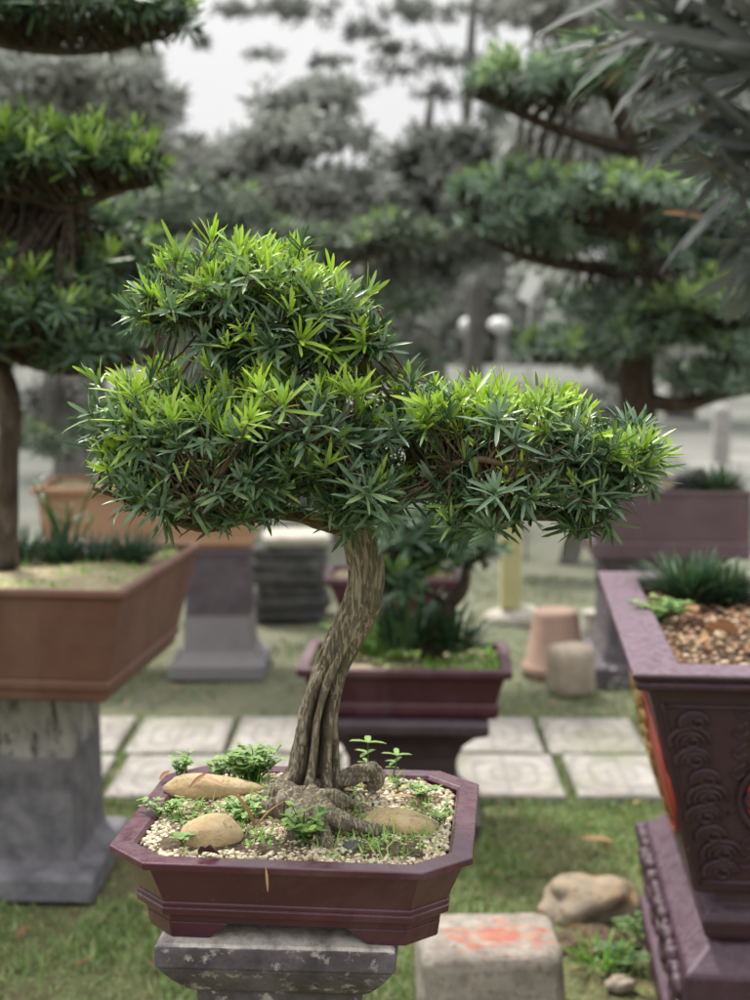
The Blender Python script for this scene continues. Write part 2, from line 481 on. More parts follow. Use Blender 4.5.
def pedextra(g, col):
    up = g.ramp(g.math('ADD', g.nz(), g.math('MULTIPLY', g.noise(30, 6, .7), .5)), [(.78, 0.), (.98, 1.)])
    top = g.ramp(g.noise(26, 8, .7, g.mapping((1, .5, 1))), [(.3, lin('6a6565')), (.42, lin('a39d96')), (.54, lin('cfc9be')), (.72, lin('aaa49b'))])
    return g.mix(up, col, top)
M['ped_main'] = stonemat('pedestal concrete worn top', lin('3f3a40'), lin('605a5f'), lin('7d7880'), 22, .8, .4, lin('aaa49f'), .008, .3, pedextra)
def pedleft(g, col):
    z = g.oz('Z')
    up = g.ramp(g.math('ADD', z, g.math('MULTIPLY', g.noise(9, 4, .6), .06)), [(.385, 0.), (.40, 1.)])
    pale = g.ramp(g.noise(11, 8, .65, g.mapping((1, 1, .6))), [(.34, lin('5d5b59')), (.48, lin('94918c')), (.7, lin('b0ada7'))])
    st = g.ramp(g.noise(8, 9, .75, g.mapping((1.3, 1.3, .5), (2, 0, 0)), 1.2), [(.545, 0.), (.58, 1.)])
    pale = g.mix(g.math('MULTIPLY', st, .85), pale, lin('2e2b2a'))
    low = g.ramp(g.noise(12, 7, .65), [(.35, lin('56545a')), (.65, lin('7e7c80'))])
    return g.mix(up, low, pale)
M['ped_left'] = stonemat('peeling grey pedestal', lin('555'.replace('5', '55')), lin('777777'), lin('8a8a8a'), 12, .85, .35, None, .01, .25, pedleft)
def pedor(g, col):
    up = g.ramp(g.oz('Z'), [(.25, 0.), (.27, 1.)])
    return g.mix(up, g.mix(.75, col, lin('868384')), g.mix(.6, col, lin('4b4045')))
M['ped_orange'] = stonemat('two tone pedestal', lin('4b454a'), lin('6a6468'), lin('807b7e'), 12, .85, .3, None, .01, .3, pedor)
M['ped_dark'] = glazemat('dark plum pedestal', lin('413039'), .45, .2, lin('8a8086'), .6, 9, .08)
def redpaint(g, col):
    up = g.ramp(g.nz(), [(.6, 0.), (.85, 1.)])
    n = g.noise(13, 6, .66, g.mapping((1, 1.8, 1), (.62, .37, 0)), .7)
    x = g.oz('X'); y = g.oz('Y')
    rr = g.math('SQRT', g.math('ADD', g.math('POWER', g.math('MULTIPLY', g.math('SUBTRACT', x, .02), 1.), 2), g.math('POWER', g.math('MULTIPLY', g.math('ADD', y, .02), 1.6), 2)))
    mask = g.math('SUBTRACT', n, g.math('MULTIPLY', rr, 1.3))
    f = g.math('MULTIPLY', g.ramp(mask, [(.335, 0.), (.44, .78)]), up)
    rc = g.ramp(g.noise(22, 5, .65), [(.35, lin('a84a3c')), (.48, lin('b96a58')), (.58, lin('b08a70')), (.68, lin('a09488'))])
    return g.mix(f, col, rc)
M['block'] = stonemat('paint stained granite block', lin('7d766e'), lin('a39b90'), lin('bdb5a9'), 24, .9, .55, lin('7f5e4a'), .01, .25, redpaint)
M['boulder'] = stonemat('speckled boulder', lin('77706a'), lin('9f8f78'), lin('b8976a'), 14, .9, .5, lin('55524e'))
M['stone_y'] = stonemat('yellow stone', lin('b29870'), lin('c0a983'), lin('d0bd9b'), 36, .8, .75, lin('94805f'), .005)
M['stone_pale'] = stonemat('pale stone', lin('9c978c'), lin('b4afa2'), lin('c4c0b4'), 16, .85, .4)
M['stone_cube'] = stonemat('tan stone', lin('877b6d'), lin('a09484'), lin('b0a596'), 16, .85, .4)
M['slate'] = stonemat('dark slate', lin('3c3c3c'), lin('545454'), lin('686868'), 16, .85, .4)
M['soil'] = stonemat('potting soil', lin('3b2e23'), lin('6a5946'), lin('93836a'), 60, .95, .9, lin('b4a98e'), .008)
M['soil_pale'] = stonemat('pale gritty soil', lin('8a7a60'), lin('b3a688'), lin('cbbf9f'), 60, .95, .7, lin('6d8a4a'), .008)
M['pebble'] = tintmat('cream pebbles', [(0, lin('6f5f4a')), (.22, lin('a8957a')), (.55, lin('cdbf9f')), (1, lin('e2d9c4'))], .7, None, 0, .3, 300)
M['chips'] = tintmat('bark chips and grit', [(0, lin('4a3428')), (.35, lin('7d5a44')), (.7, lin('9c7f63')), (1, lin('bfae92'))], .8, None)
M['dry'] = tintmat('dry leaf', [(0, lin('7d583c')), (.5, lin('a27a56')), (1, lin('bf9f78'))], .6, None, .2)
M['maroon'] = tintmat('withered maroon leaf', [(0, lin('3a2328')), (1, lin('5a3a3e'))], .6)
M['grass'] = tintmat('lawn blades', [(0, lin('5a7040')), (.45, lin('7e9a58')), (.8, lin('a0b27a')), (1, lin('a59f70'))], .6,
                     [(0, lin('4f5a40')), (.5, lin('6a7456')), (1, lin('86876c'))], .25)
M['potgrass'] = tintmat('grass in pot', [(0, lin('5f9a35')), (.5, lin('86bd4e')), (.85, lin('a8d070')), (1, lin('bfae7c'))], .5, None, .3)
M['yellow'] = glazemat('pale yellow paint', lin('c6c08c'), .6, .08, lin('b5ad90'), .3, 8, .08)
M['white'] = glazemat('white paint', lin('d8d8d8'), .5, .05, lin('c0c0c0'), .2, 4, .05)
M['roadway'] = stonemat('worn grey drive', lin('64635f'), lin('7b7a75'), lin('8c8a85'), .8, .9, .2)
M['concrete'] = stonemat('pale concrete', lin('8c8a86'), lin('a3a19c'), lin('b2b0ab'), 8, .9, .3)

# ------------------------------------------------------------------ world, sun, camera
SUN_EL, SUN_AZ = math.radians(58), math.radians(-35)      # sun high, behind the tree and to the left
w = bpy.data.worlds.new('World'); SC.world = w; w.use_nodes = True
nt = w.node_tree; nt.nodes.clear(); g = G(nt)
wo = g.n('ShaderNodeOutputWorld'); bg = g.n('ShaderNodeBackground')
sky = g.n('ShaderNodeTexSky', sky_type='NISHITA'); sky.sun_disc = False
sky.sun_elevation = SUN_EL; sky.sun_rotation = SUN_AZ; sky.dust_density = 6; sky.air_density = 1.5
tc = g.n('ShaderNodeTexCoord').outputs['Generated']
hs = g.n('ShaderNodeHueSaturation'); hs.inputs['Saturation'].default_value = .18; g.link(sky.outputs[0], hs.inputs['Color'])
cl = g.noise(3.2, 6, .6, tc)
zz = g.n('ShaderNodeSeparateXYZ'); g.link(tc, zz.inputs[0])
over = g.ramp(zz.outputs['Z'], [(0., (9.2, 9.2, 9.2, 1)), (.28, (10.4, 10.4, 10.45, 1)), (.55, (20., 20., 20.1, 1)), (1., (28., 28., 28.2, 1))])
over = g.mix(g.ramp(cl, [(.35, .0), (.7, .35)]), over, (7.6, 7.65, 7.8, 1))
g.link(g.mix(.8, hs.outputs[0], over), bg.inputs['Color'])
bg.inputs['Strength'].default_value = .105
g.link(bg.outputs[0], wo.inputs['Surface'])

sl = bpy.data.lights.new('sun', 'SUN'); sl.energy = 5.0; sl.angle = math.radians(8); sl.color = (1., .96, .9)
so = bpy.data.objects.new('sun', sl); COL.objects.link(so)
sd = Vector((math.sin(SUN_AZ) * math.cos(SUN_EL), math.cos(SUN_AZ) * math.cos(SUN_EL), math.sin(SUN_EL)))
so.rotation_euler = sd.to_track_quat('Z', 'Y').to_euler(); so.location = (0, 0, 8)

cam = bpy.data.cameras.new('camera'); co = bpy.data.objects.new('camera', cam); COL.objects.link(co)
co.location = (0, 0, HC); co.rotation_euler = (PI / 2 - TH, 0, 0)
cam.sensor_fit = 'VERTICAL'; cam.sensor_height = 36; cam.sensor_width = 27; cam.lens = FP / 1000 * 36
cam.clip_start = .05; cam.clip_end = 600
cam.dof.use_dof = True; cam.dof.focus_distance = 1.66; cam.dof.aperture_fstop = 4.2
SC.camera = co
SC.view_settings.view_transform = 'Standard'; SC.view_settings.look = 'None'; SC.view_settings.exposure = 0

# ------------------------------------------------------------------ ground, paving, road
def groundmat():
    m, nt, out = newmat('garden ground'); g = G(nt)
    y = g.oz('Y')
    n = g.noise(2.2, 8, .65); n2 = g.noise(22, 7, .7); n3 = g.noise(.5, 4, .6); n4 = g.noise(120, 6, .75)
    near = g.ramp(n2, [(.3, lin('544c3a')), (.48, lin('6d6f4c')), (.62, lin('788556')), (.8, lin('94936e'))])
    near = g.mix(g.ramp(n, [(.45, 0.), (.62, .75)]), near, lin('6f6450'))
    near = g.mix(g.ramp(n4, [(.38, .6), (.55, 0.)]), near, lin('3c3326'))
    near = g.mix(g.ramp(n4, [(.6, 0.), (.75, .6)]), near, lin('a0977c'))
    far = g.ramp(n2, [(.3, lin('4d5140')), (.5, lin('666a54')), (.7, lin('7a7a66'))])
    far = g.mix(g.ramp(n, [(.4, 0.), (.65, .5)]), far, lin('7f7c6a'))
    vfar = g.ramp(n3, [(.35, lin('5b5d58')), (.65, lin('75766f'))])
    c = g.mix(g.ramp(g.math('MULTIPLY', y, .1), [(.44, 0.), (.56, 1.)]), near, far)
    c = g.mix(g.ramp(g.math('MULTIPLY', y, .05), [(.36, 0.), (.6, 1.)]), c, vfar)
    nr = g.bump(n2, .6, .02)
    g.link(g.bsdf(c, .95, nr, .15), out.inputs[0]); return m
mb = MB()
gx = np.concatenate([[-250, -60, -15], np.linspace(-5, 5, 41), [15, 60, 250]]); gy = np.concatenate([[-60, -10], np.linspace(0, 12, 49), [20, 60, 150, 400]])
GX, GY = np.meshgrid(gx, gy)
GZ = np.array([[0.018 * noise.noise(Vector((x * 1.3, y * 1.3, 0))) - .012 if abs(x) < 6 and -1 < y < 13 else -.012 for x in gx] for y in gy])
idx = np.arange(GX.size).reshape(GX.shape)
mb.add(np.column_stack([GX.ravel(), GY.ravel(), GZ.ravel()]), np.stack([idx[:-1, :-1], idx[:-1, 1:], idx[1:, 1:], idx[1:, :-1]], -1).reshape(-1, 4))
tag(mb.build('ground', groundmat()), 'patchy lawn and bare earth of the bonsai garden', None, None, 'structure')

def pavemat():
    m, nt, out = newmat('moulded concrete pavers'); g = G(nt)
    r, y, t, ro = g.tint()          # r,y local coordinates in the tile
    n = g.noise(7, 10, .74); nf = g.noise(70, 5, .7)
    col = g.ramp(n, [(.3, lin('7a7570')), (.5, lin('98938d')), (.72, lin('aca6a0'))])
    ax = g.math('ABSOLUTE', g.math('SUBTRACT', r, .5)); ay = g.math('ABSOLUTE', g.math('SUBTRACT', y, .5))
    def pw(a): return g.math('POWER', a, 4.)
    d = g.math('POWER', g.math('ADD', pw(ax), pw(ay)), .25)
    line = g.math('PINGPONG', g.math('ADD', d, .03), .085)
    groove = g.ramp(line, [(0., 0.), (.016, 0.), (.028, 1.)])
    cross = g.math('MINIMUM', ax, ay)
    groove = g.math('MINIMUM', groove, g.ramp(cross, [(.014, 0.), (.024, 1.)]))
    col = g.mix(groove, g.mix(.42, col, lin('6c6862')), col)
    col = g.mix(g.ramp(g.noise(3, 5, .6), [(.5, 0.), (.68, .7)]), col, lin('74785e'))
    nr = g.bump(groove, .5, .006); nr = g.bump(nf, .25, .003, nr)
    g.link(g.bsdf(col, .9, nr, .25), out.inputs[0]); return m
mb = MB()
tile = .335; rowY = ((4.315, 4.745), (4.775, 5.22))
for ri, (y0, y1) in enumerate(rowY):
    for k in range(-9, 10):
        x0 = k * (tile + .032) + (-.105 if ri == 0 else -.13) + random.uniform(-.006, .006)
        if abs(x0) > 3.2: continue
        nseg = 3
        tilt = random.uniform(-.004, .004)
        zt = .024 + random.uniform(-.004, .004)
        Vt = []; Tt = []
        for (z, ins) in ((-.03, 0), (zt - .006, 0), (zt, .006)):
            for (sx, sy) in ((0, 0), (1, 0), (1, 1), (0, 1)):
                xx = x0 + (ins if sx == 0 else tile - ins); yy = y0 + ins if sy == 0 else y1 - ins
                Vt.append((xx, yy, z + tilt * (sx - .5))); Tt.append((sx, sy, 0, 0))
        F = []
        for i in range(2):
            for j in range(4): F.append((i * 4 + j, i * 4 + (j + 1) % 4, i * 4 + 4 + (j + 1) % 4, i * 4 + 4 + j))
        F.append((8, 9, 10, 11))
        mb.add(rotz(np.array(Vt), math.radians(-.6), (0, 4.8)), np.array(F), np.array(Tt), False)
tag(mb.build('path', pavemat()), 'two rows of pale moulded pavers with grassy joints', None, None, 'structure')

mb = MB()
a = onz(330, 392, 0); b = onz(440, 392, 0); c_ = onz(475, 352, 0); d_ = onz(430, 352, 0)
mb.add([(-3, 30, -.004), (1.4, 30, -.004), (5.2, 95, -.004), (2.5, 95, -.004)], np.array([(0, 1, 2, 3)]))
mb.add([(3.2, 13, -.004), (30, 11, -.004), (34, 19, -.004), (3.6, 19, -.004)], np.array([(0, 1, 2, 3)]))
tag(mb.build('road', M['roadway']), 'pale concrete drive far behind the bonsai rows', None, None, 'structure')

# lawn
def blades(mb, P, h, w, lean=.5, yv=None):
    n = len(P); phi = rng.uniform(0, 6.28, n)
    D = norm(np.column_stack([np.cos(phi) * lean * rng.uniform(.1, 1.3, n), np.sin(phi) * lean * rng.uniform(.1, 1.3, n), np.ones(n)]))
    ph2 = phi + PI / 2 + rng.normal(0, .5, n)
    S = np.column_stack([np.cos(ph2), np.sin(ph2), np.zeros(n)]); S = norm(S - D * (S * D).sum(1, keepdims=True))
    tint = np.zeros((n, 4)); tint[:, 0] = rng.uniform(0, 1, n)
    if yv is not None: tint[:, 1] = yv
    leaves(mb, P, D, S, h * rng.uniform(.5, 1.2, n), w * rng.uniform(.7, 1.2, n), rng.uniform(-.3, .5, n), 0, tint, 0)

def lawn_pts(n, x0, x1, y0, y1, thr, sc=1.6, off=0.):
    P = np.column_stack([rng.uniform(x0, x1, n), rng.uniform(y0, y1, n), np.full(n, -.012)])
    k = np.array([fbm((p[0] + off, p[1], 3.), sc, 4) for p in P])
    keep = k + rng.normal(0, .10, n) > thr
    P = P[keep]
    P[:, 2] = [.018 * noise.noise(Vector((p[0] * 1.3, p[1] * 1.3, 0))) - .014 for p in P]
    return P
mb = MB()
P = lawn_pts(70000, -1.7, 1.9, 2.5, 4.36, -.06, 2.6)
bare = (P[:, 0] > .36) & (P[:, 1] < 3.55) & (rng.uniform(0, 1, len(P)) < .85)      # trodden earth by the big planter
P = P[~bare]
blades(mb, P, .038, .0045, .8)
P = lawn_pts(45000, -1.7, 1.9, 2.5, 4.36, -.45, 4.); P = P[~((P[:, 0] > .40) & (P[:, 1] < 3.5) & (rng.uniform(0, 1, len(P)) < .8))]
blades(mb, P, .018, .005, 1.3, np.clip(rng.normal(.25, .2, len(P)), 0, 1))
P = lawn_pts(30000, -2.6, 2.6, 5.24, 8.5, .0); blades(mb, P, .04, .006, .7, np.clip((P[:, 1] - 4.7) * .5, .35, .9))
J = np.concatenate([np.column_stack([rng.uniform(-1.9, 1.9, 2200), rng.normal(4.76, .014, 2200), np.zeros(2200)]),
                    np.column_stack([rng.uniform(-1.9, 1.9, 2600), rng.normal(4.295, .03, 2600), np.zeros(2600)]),
                    np.column_stack([rng.uniform(-1.9, 1.9, 1600), rng.normal(5.24, .03, 1600), np.zeros(1600)])])
for k in range(-6, 7):
    q = rng.integers(120, 750)
    J = np.concatenate([J, np.column_stack([rng.normal(k * (tile + .032) - .118, .022, q), rng.uniform(4.35, 5.24, q), np.zeros(q)])])
blades(mb, J, .034, .006, .9, np.full(len(J), .35))
tag(mb.build('lawn_grass', M['grass']), 'short patchy lawn around the paving', 'grass', None, 'stuff')

mb = MB(); N = 420
P = np.column_stack([rng.uniform(-1.5, 1.6, N), rng.uniform(2.6, 7.5, N), np.full(N, .012)])
P = P[~((P[:, 1] > 4.3) & (P[:, 1] < 5.26))]; n = len(P); a = rng.uniform(0, 6.28, n)
D = norm(np.column_stack([np.cos(a), np.sin(a), rng.normal(.1, .2, n)])); S = np.column_stack([-np.sin(a), np.cos(a), rng.normal(0, .2, n)]); S = norm(S - D * (S * D).sum(1, keepdims=True))
ti = np.zeros((n, 4)); ti[:, 0] = rng.uniform(0, 1, n)
leaves(mb, P, D, S, rng.uniform(.015, .05, n), rng.uniform(.006, .016, n), rng.uniform(0, .4, n), .3, ti, 2)
LITTER = mb
# ------------------------------------------------------------------ pots
def make_pot(name, label, c, hw, hd, a, z0, rim, mat, prof, rimw, soilz, soilmat, ch=0., rnd=0., feet=None, group=None, bevel=.004):
    """prof: outer (inset, z) from bottom to rim top; soil sits at soilz"""
    e = empty(name, (c[0], c[1], z0), label, 'pot', group)
    t = T((c[0], c[1], 0), a)
    mb = MB()
    pr = prof + [(rimw, prof[-1][1]), (rimw + .004, prof[-1][1] - .004), (rimw + .006, soilz - .03)]
    loft(mb, hw, hd, pr, ch, rnd, True, False, t)
    mb.build('body', mat, e, bevel=bevel)
    # soil sheet
    n = 60; mb = MB()
    ix, iy = hw - rimw - .003, hd - rimw - .003
    gx = np.linspace(-ix, ix, n); gy = np.linspace(-iy, iy, n)
    XX, YY = np.meshgrid(gx, gy)
    if ch > 0:                                  # pull the corners onto the chamfer
        lim = ix + iy - (ch - rimw * .45) - .002; s = np.abs(XX) + np.abs(YY)
        k = np.where(s > lim, lim / np.maximum(s, 1e-6), 1); XX, YY = XX * k, YY * k
    edge = np.minimum(1, np.minimum(ix - np.abs(XX), iy - np.abs(YY)) / (.25 * min(ix, iy)))
    ZZ = soilz + np.array([[(.1 if ch > 0 else .25) * .04 * fbm((x + c[0], y + c[1], 0), 9, 4) for x, y in zip(r1, r2)] for r1, r2 in zip(XX, YY)]) + .008 * np.maximum(edge, 0)
    idx = np.arange(n * n).reshape(n, n)
    mb.add(t(np.column_stack([XX.ravel(), YY.ravel(), ZZ.ravel()])), np.stack([idx[:-1, :-1], idx[:-1, 1:], idx[1:, 1:], idx[1:, :-1]], -1).reshape(-1, 4))
    mb.build('soil', soilmat, e)
    if feet:
        for V, F in feet:
            m2 = MB(); m2.add(t(V), F, smooth=False); m2.build('foot', mat, e, bevel=.002)
    return e

def ico(sub):
    bm = bmesh.new(); bmesh.ops.create_icosphere(bm, subdivisions=sub, radius=1)
    V = np.array([v.co[:] for v in bm.verts]); F = np.array([[v.index for v in f.verts] for f in bm.faces]); bm.free(); return V, F

def pebbles(mb, P, r, flat=.6, sub=1):
    V0, F0 = ico(sub); n = len(P)
    sc = r[:, None] * np.column_stack([rng.uniform(.75, 1.3, n), rng.uniform(.6, 1., n), rng.uniform(flat * .7, flat * 1.3, n)])
    V = V0[None] * sc[:, None] * (1 + rng.uniform(-.12, .12, (n, len(V0), 1)))
    al = rng.uniform(0, 6.28, n); be = rng.normal(0, .4, n)
    x, y, z = V[..., 0], V[..., 1], V[..., 2]
    y2 = y * np.cos(be)[:, None] - z * np.sin(be)[:, None]; z2 = y * np.sin(be)[:, None] + z * np.cos(be)[:, None]
    x3 = x * np.cos(al)[:, None] - y2 * np.sin(al)[:, None]; y3 = x * np.sin(al)[:, None] + y2 * np.cos(al)[:, None]
    V = np.stack([x3, y3, z2], -1) + P[:, None]
    F = (F0[None] + (np.arange(n) * len(V0))[:, None, None]).reshape(-1, 3)
    tint = np.zeros((n, len(V0), 4)); tint[..., 0] = rng.uniform(0, 1, (n, 1))
    mb.add(V.reshape(-1, 3), F, tint.reshape(-1, 4))

# --- main pot
MC = np.array([-.084, 1.691]); MA = math.radians(-5.6); MZ = .769; MH, MD, MCH = .206, .183, .052
def foot(sx, sy):
    """corner foot with slanted ends following the chamfer"""
    ins = .037; hw, hd, ch = MH - ins, MD - ins, MCH - ins * .45
    z1, z0 = .7890, MZ
    L1, L2 = .105, .085
    out = []
    for z, k, q in ((z1, 0., 0.), (z0, .003, .026)):
        pts = [(hw - L1 + q, hd - k), (hw - ch - k * .4, hd - k), (hw - k, hd - ch - k * .4), (hw - k, hd - L2 + q), (hw - .03, hd - L2 + q), (hw - .03 - .012, hd - .042), (hw - L1 + q, hd - .03)]
        out += [(sx * x, sy * y, z) for x, y in pts]
    n = 7; F4 = [(i, (i + 1) % n, n + (i + 1) % n, n + i) for i in range(n)]
    cap = [list(range(n, 2 * n)), list(range(n))[::-1]]
    return np.array(out), [np.array(F4), np.array(cap)]
mprof = [(.041, .7875), (.038, .7885), (.0375, .797), (.031, .7985), (.0275, .8005), (.0265, .8075), (.0285, .8095), (.0272, .8105), (.0272, .814), (.0285, .8155), (.011, .8575), (.0065, .8600), (.001, .8612), (0., .8622), (0., .8688), (.0012, .870)]
main_pot = make_pot('bonsai_pot', 'glossy plum octagonal bonsai pot with cream pebbles holding the green twisted tree in front', MC, MH, MD, MA, MZ, 0, M['glaze'], mprof, .024, .858, M['soil'], MCH, 0,
                    [foot(sx, sy) for sx in (-1, 1) for sy in (-1, 1)], None, .0014)
def msoil(x, y):
    d = math.hypot(x + .075, y - 1.755)
    return .862 + .022 * math.exp(-(d / .085) ** 2)
def inside_main(P, m=.004):
    q = rotz(P - np.array([MC[0], MC[1], 0]), -MA); ix, iy = MH - .026 - m, MD - .026 - m
    return (np.abs(q[:, 0]) < ix) & (np.abs(q[:, 1]) < iy) & (np.abs(q[:, 0]) + np.abs(q[:, 1]) < ix + iy - .042 - m)
# mounded earth round the trunk
mb = MB(); n = 70
gx = np.linspace(-.26, .1, n); gy = np.linspace(1.54, 1.86, n); XX, YY = np.meshgrid(gx, gy)
ZZ = np.array([[msoil(x, y) + .006 * fbm((x, y, 0), 40, 4) - .002 for x in gx] for y in gy])
ok = inside_main(np.column_stack([XX.ravel(), YY.ravel(), ZZ.ravel()]), 0).reshape(n, n)
idx = np.arange(n * n).reshape(n, n); F = np.stack([idx[:-1, :-1], idx[:-1, 1:], idx[1:, 1:], idx[1:, :-1]], -1).reshape(-1, 4)
okf = ok.ravel()[F].all(1)
mb.add(np.column_stack([XX.ravel(), YY.ravel(), ZZ.ravel()]), F[okf]); mb.build('soil_mound', M['soil'], main_pot)

N = 17000
P = np.column_stack([rng.uniform(-.32, .14, N), rng.uniform(1.48, 1.9, N), np.zeros(N)])
P = P[inside_main(P)]
dtr = np.hypot(P[:, 0] + .075, P[:, 1] - 1.755)
dens = np.array([fbm((p[0], p[1], 9.), 14, 3) for p in P])
keep = (rng.uniform(0, 1, len(P)) < np.clip(1.05 + .6 * dens - 1.5 * np.exp(-(dtr / .07) ** 2), .05, 1))
P = P[keep]; P[:, 2] = [msoil(p[0], p[1]) + .001 for p in P]
mb = MB(); pebbles(mb, P, rng.uniform(.0013, .0046, len(P)) , .62)
pg = mb.build('pebble_gravel', M['pebble']); tag(pg, 'cream pebble gravel dressing the front plum pot', 'gravel', None, 'stuff')

# --- main pedestal
def pedestal(name, label, c, a, prof, hw, hd, mat, group=None, bevel=.006, rnd=0.):
    mb = MB(); loft(mb, hw, hd, prof, 0, rnd, True, True, T((c[0], c[1], 0), a))
    V = mb.V[0]
    o = mb.build(name, mat, None, (c[0], c[1], 0), bevel=bevel)
    return tag(o, label, 'pedestal', group)
pedestal('stone_pedestal', 'moulded concrete pedestal with chipped whitish top under the front bonsai pot', (-.104, 1.668), math.radians(-3.5),
         [(-.01, 0), (-.01, .05), (.02, .07), (.055, .12), (.06, .16), (.06, .62), (.055, .642), (.047, .672), (.040, .687), (.040, .697), (.03, .704), (.016, .720), (.004, .737), (.004, .740), (0, .742), (0, .765), (.004, .769)], .135, .135, M['ped_main'], bevel=.003)

# --- other containers
make_pot('bonsai_pot', 'large brown clay trough with pale gritty soil on peeling pedestal at left', (-1.04, 3.78), .5, .40, math.radians(-6.5), .555, 0, M['brown'],
         [(.075, .555), (.07, .56), (.065, .582), (.058, .588), (.056, .605), (.062, .61), (.058, .615), (.012, .818), (.004, .822), (0, .826), (0, .838), (.002, .841)], .022, .815, M['soil_pale'], 0, .01, None, None, .004)
pedestal('stone_pedestal', 'grey pedestal with peeling black stained upper half under the brown trough', (-1.02, 3.77), math.radians(-2),
         [(-.06, 0), (-.06, .06), (-.05, .07), (-.004, .085), (.0, .12), (.002, .36), (.002, .40), (.006, .535), (.006, .5545)], .25, .175, M['ped_left'], bevel=.008)

def small_pot(name, label, c, hw, hd, a, z0, z1, mat, soilmat, taper=.05, rimw=.03, lipp=.02):
    return make_pot(name, label, c, hw, hd, a, z0, 0, mat,
        [(taper + .012, z0), (taper + .004, z0 + .003), (taper - .004, z0 + .02), (taper - .004, z0 + .04), (taper + .004, z0 + .045), (lipp + .004, z1 - .035), (lipp, z1 - .03), (.003, z1 - .024), (0, z1 - .02), (0, z1 - .004), (.003, z1)],
        rimw, z1 - .025, soilmat, 0, 0.008, None, None, .004)
small_pot('bonsai_pot', 'low plum rectangular pot with weedy soil on dark stand behind the main trunk', (.092, 4.17), .305, .20, math.radians(-3), .348, .5, M['glaze_mid'], M['soil_pale'], .04)
pedestal('stone_pedestal', 'low dark plum stand with flared top below the weedy plum pot', (.085, 4.17), math.radians(-3),
         [(.0, 0), (.0, .05), (.03, .065), (.06, .10), (.07, .14), (.068, .22), (.05, .265), (.02, .295), (0, .305), (-.02, .315), (-.022, .322), (-.022, .342), (-.018, .3475)], .225, .19, M['ped_dark'])
small_pot('bonsai_pot', 'small plum pot half hidden behind the weedy plum pot', (.075, 5.7), .275, .18, 0, .31, .49, M['glaze_mid'], M['soil_pale'], .06)
pedestal('stone_pedestal', 'squat grey block carrying the half hidden small plum pot', (.08, 5.72), 0,
         [(0, 0), (0, .05), (.03, .07), (.03, .28), (.02, .3095)], .17, .15, M['ped'])
small_pot('bonsai_pot', 'wide orange clay trough behind the brown trough', (-.96, 6.2), .475, .26, math.radians(2), .535, .80, M['orange'], M['soil_pale'], .035)
for X in (-.66, -1.27):
    pedestal('stone_pedestal', 'two tone plum and grey pedestal under the right end of orange trough' if X > -1 else 'two tone pedestal under the left end of orange trough', (X, 6.08), 0,
             [(-.055, 0), (-.055, .06), (-.02, .08), (.0, .11), (.01, .26), (.02, .5), (.012, .5345)], .145, .15, M['ped_orange'])
make_pot('bonsai_pot', 'dull purple rectangular pot with rockery under the big tree at right', (1.2, 6.02), .31, .30, math.radians(-2), .535, 0, M['glaze_back'],
         [(.0, .535), (-.006, .54), (-.006, .60), (.004, .606), (.0, .61), (.0, .79), (-.006, .795), (-.006, .805), (-.004, .81)], .03, .785, M['soil'], 0, .01, None, None, .005)
pedestal('stone_pedestal', 'dark grey pedestal supporting the dull purple pot at right', (1.19, 6.02), math.radians(-2),
         [(-.02, 0), (-.02, .08), (.02, .10), (.04, .18), (.04, .46), (.02, .50), (.01, .5345)], .27, .27, M['ped'])

# --- big ornate planter at right
RC = (1.003, 2.985); RA = math.radians(-5.5); RT = T((RC[0], RC[1], 0), RA); RW, RD = .50, .55
pl = empty('ornate_planter', (RC[0], RC[1], 0), 'big plum planter with scroll relief and red gold medallion at right edge', 'planter')
mb = MB()
loft(mb, RW, RD, [(.150, .395), (.136, .402), (.131, .412), (.036, .80), (.030, .812), (.014, .815), (.008, .820), (.006, .828), (.012, .832), (.006, .836), (.0, .842), (0, .846), (.004, .85),
                  (.088, .85), (.092, .846), (.095, .76)], 0, 0, True, False, RT)
mb.build('body', M['paint'], pl, bevel=.006)
mb = MB()
loft(mb, RW - .15, RD - .15, [(.04, .290), (.022, .293), (.010, .305), (.004, .335), (.012, .352), (.03, .36), (.034, .394)], 0, 0, True, True, RT)
mb.build('foot_ring', M['paint'], pl, bevel=.004)
mb = MB()
loft(mb, RW - .12, RD - .12, [(-.01, 0), (-.01, .05), (.015, .07), (.015, .16), (-.005, .19), (.0, .235), (.004, .245), (.05, .285), (.055, .289)], 0, 0, True, True, RT)
mb.build('plinth', M['paint'], pl, bevel=.006)
# soil
mb = MB(); n = 40
XX, YY = np.meshgrid(np.linspace(-RW + .094, RW - .094, n), np.linspace(-RD + .094, RD - .094, n))
ZZ = np.array([[.80 + .02 * fbm((x, y, 2), 5, 4) for x, y in zip(a, b)] for a, b in zip(XX, YY)])
idx = np.arange(n * n).reshape(n, n)
mb.add(RT(np.column_stack([XX.ravel(), YY.ravel(), ZZ.ravel()])), np.stack([idx[:-1, :-1], idx[:-1, 1:], idx[1:, 1:], idx[1:, :-1]], -1).reshape(-1, 4))
mb.build('soil', M['soil'], pl)
# relief on the front face : local face coordinates u (along x), v 0..1 bottom->top
def front(u, v, h=0.):
    ins = .131 + (.036 - .131) * v; z = .412 + (.80 - .412) * v
    y = -(RD - ins) - h
    return np.array([u, y, z - h * .25])
def rel_tube(mb, uv, r, h=.004, seg=8, n=None):
    P = np.array([front(u, v, h) for u, v in uv]); P = RT(P)
    tube(mb, P, [r] * len(P) if np.isscalar(r) else r, n or max(8, len(P) * 3), seg)
mb = MB()
def edge_u(v): return -(RW - (.13 + (.036 - .13) * v))
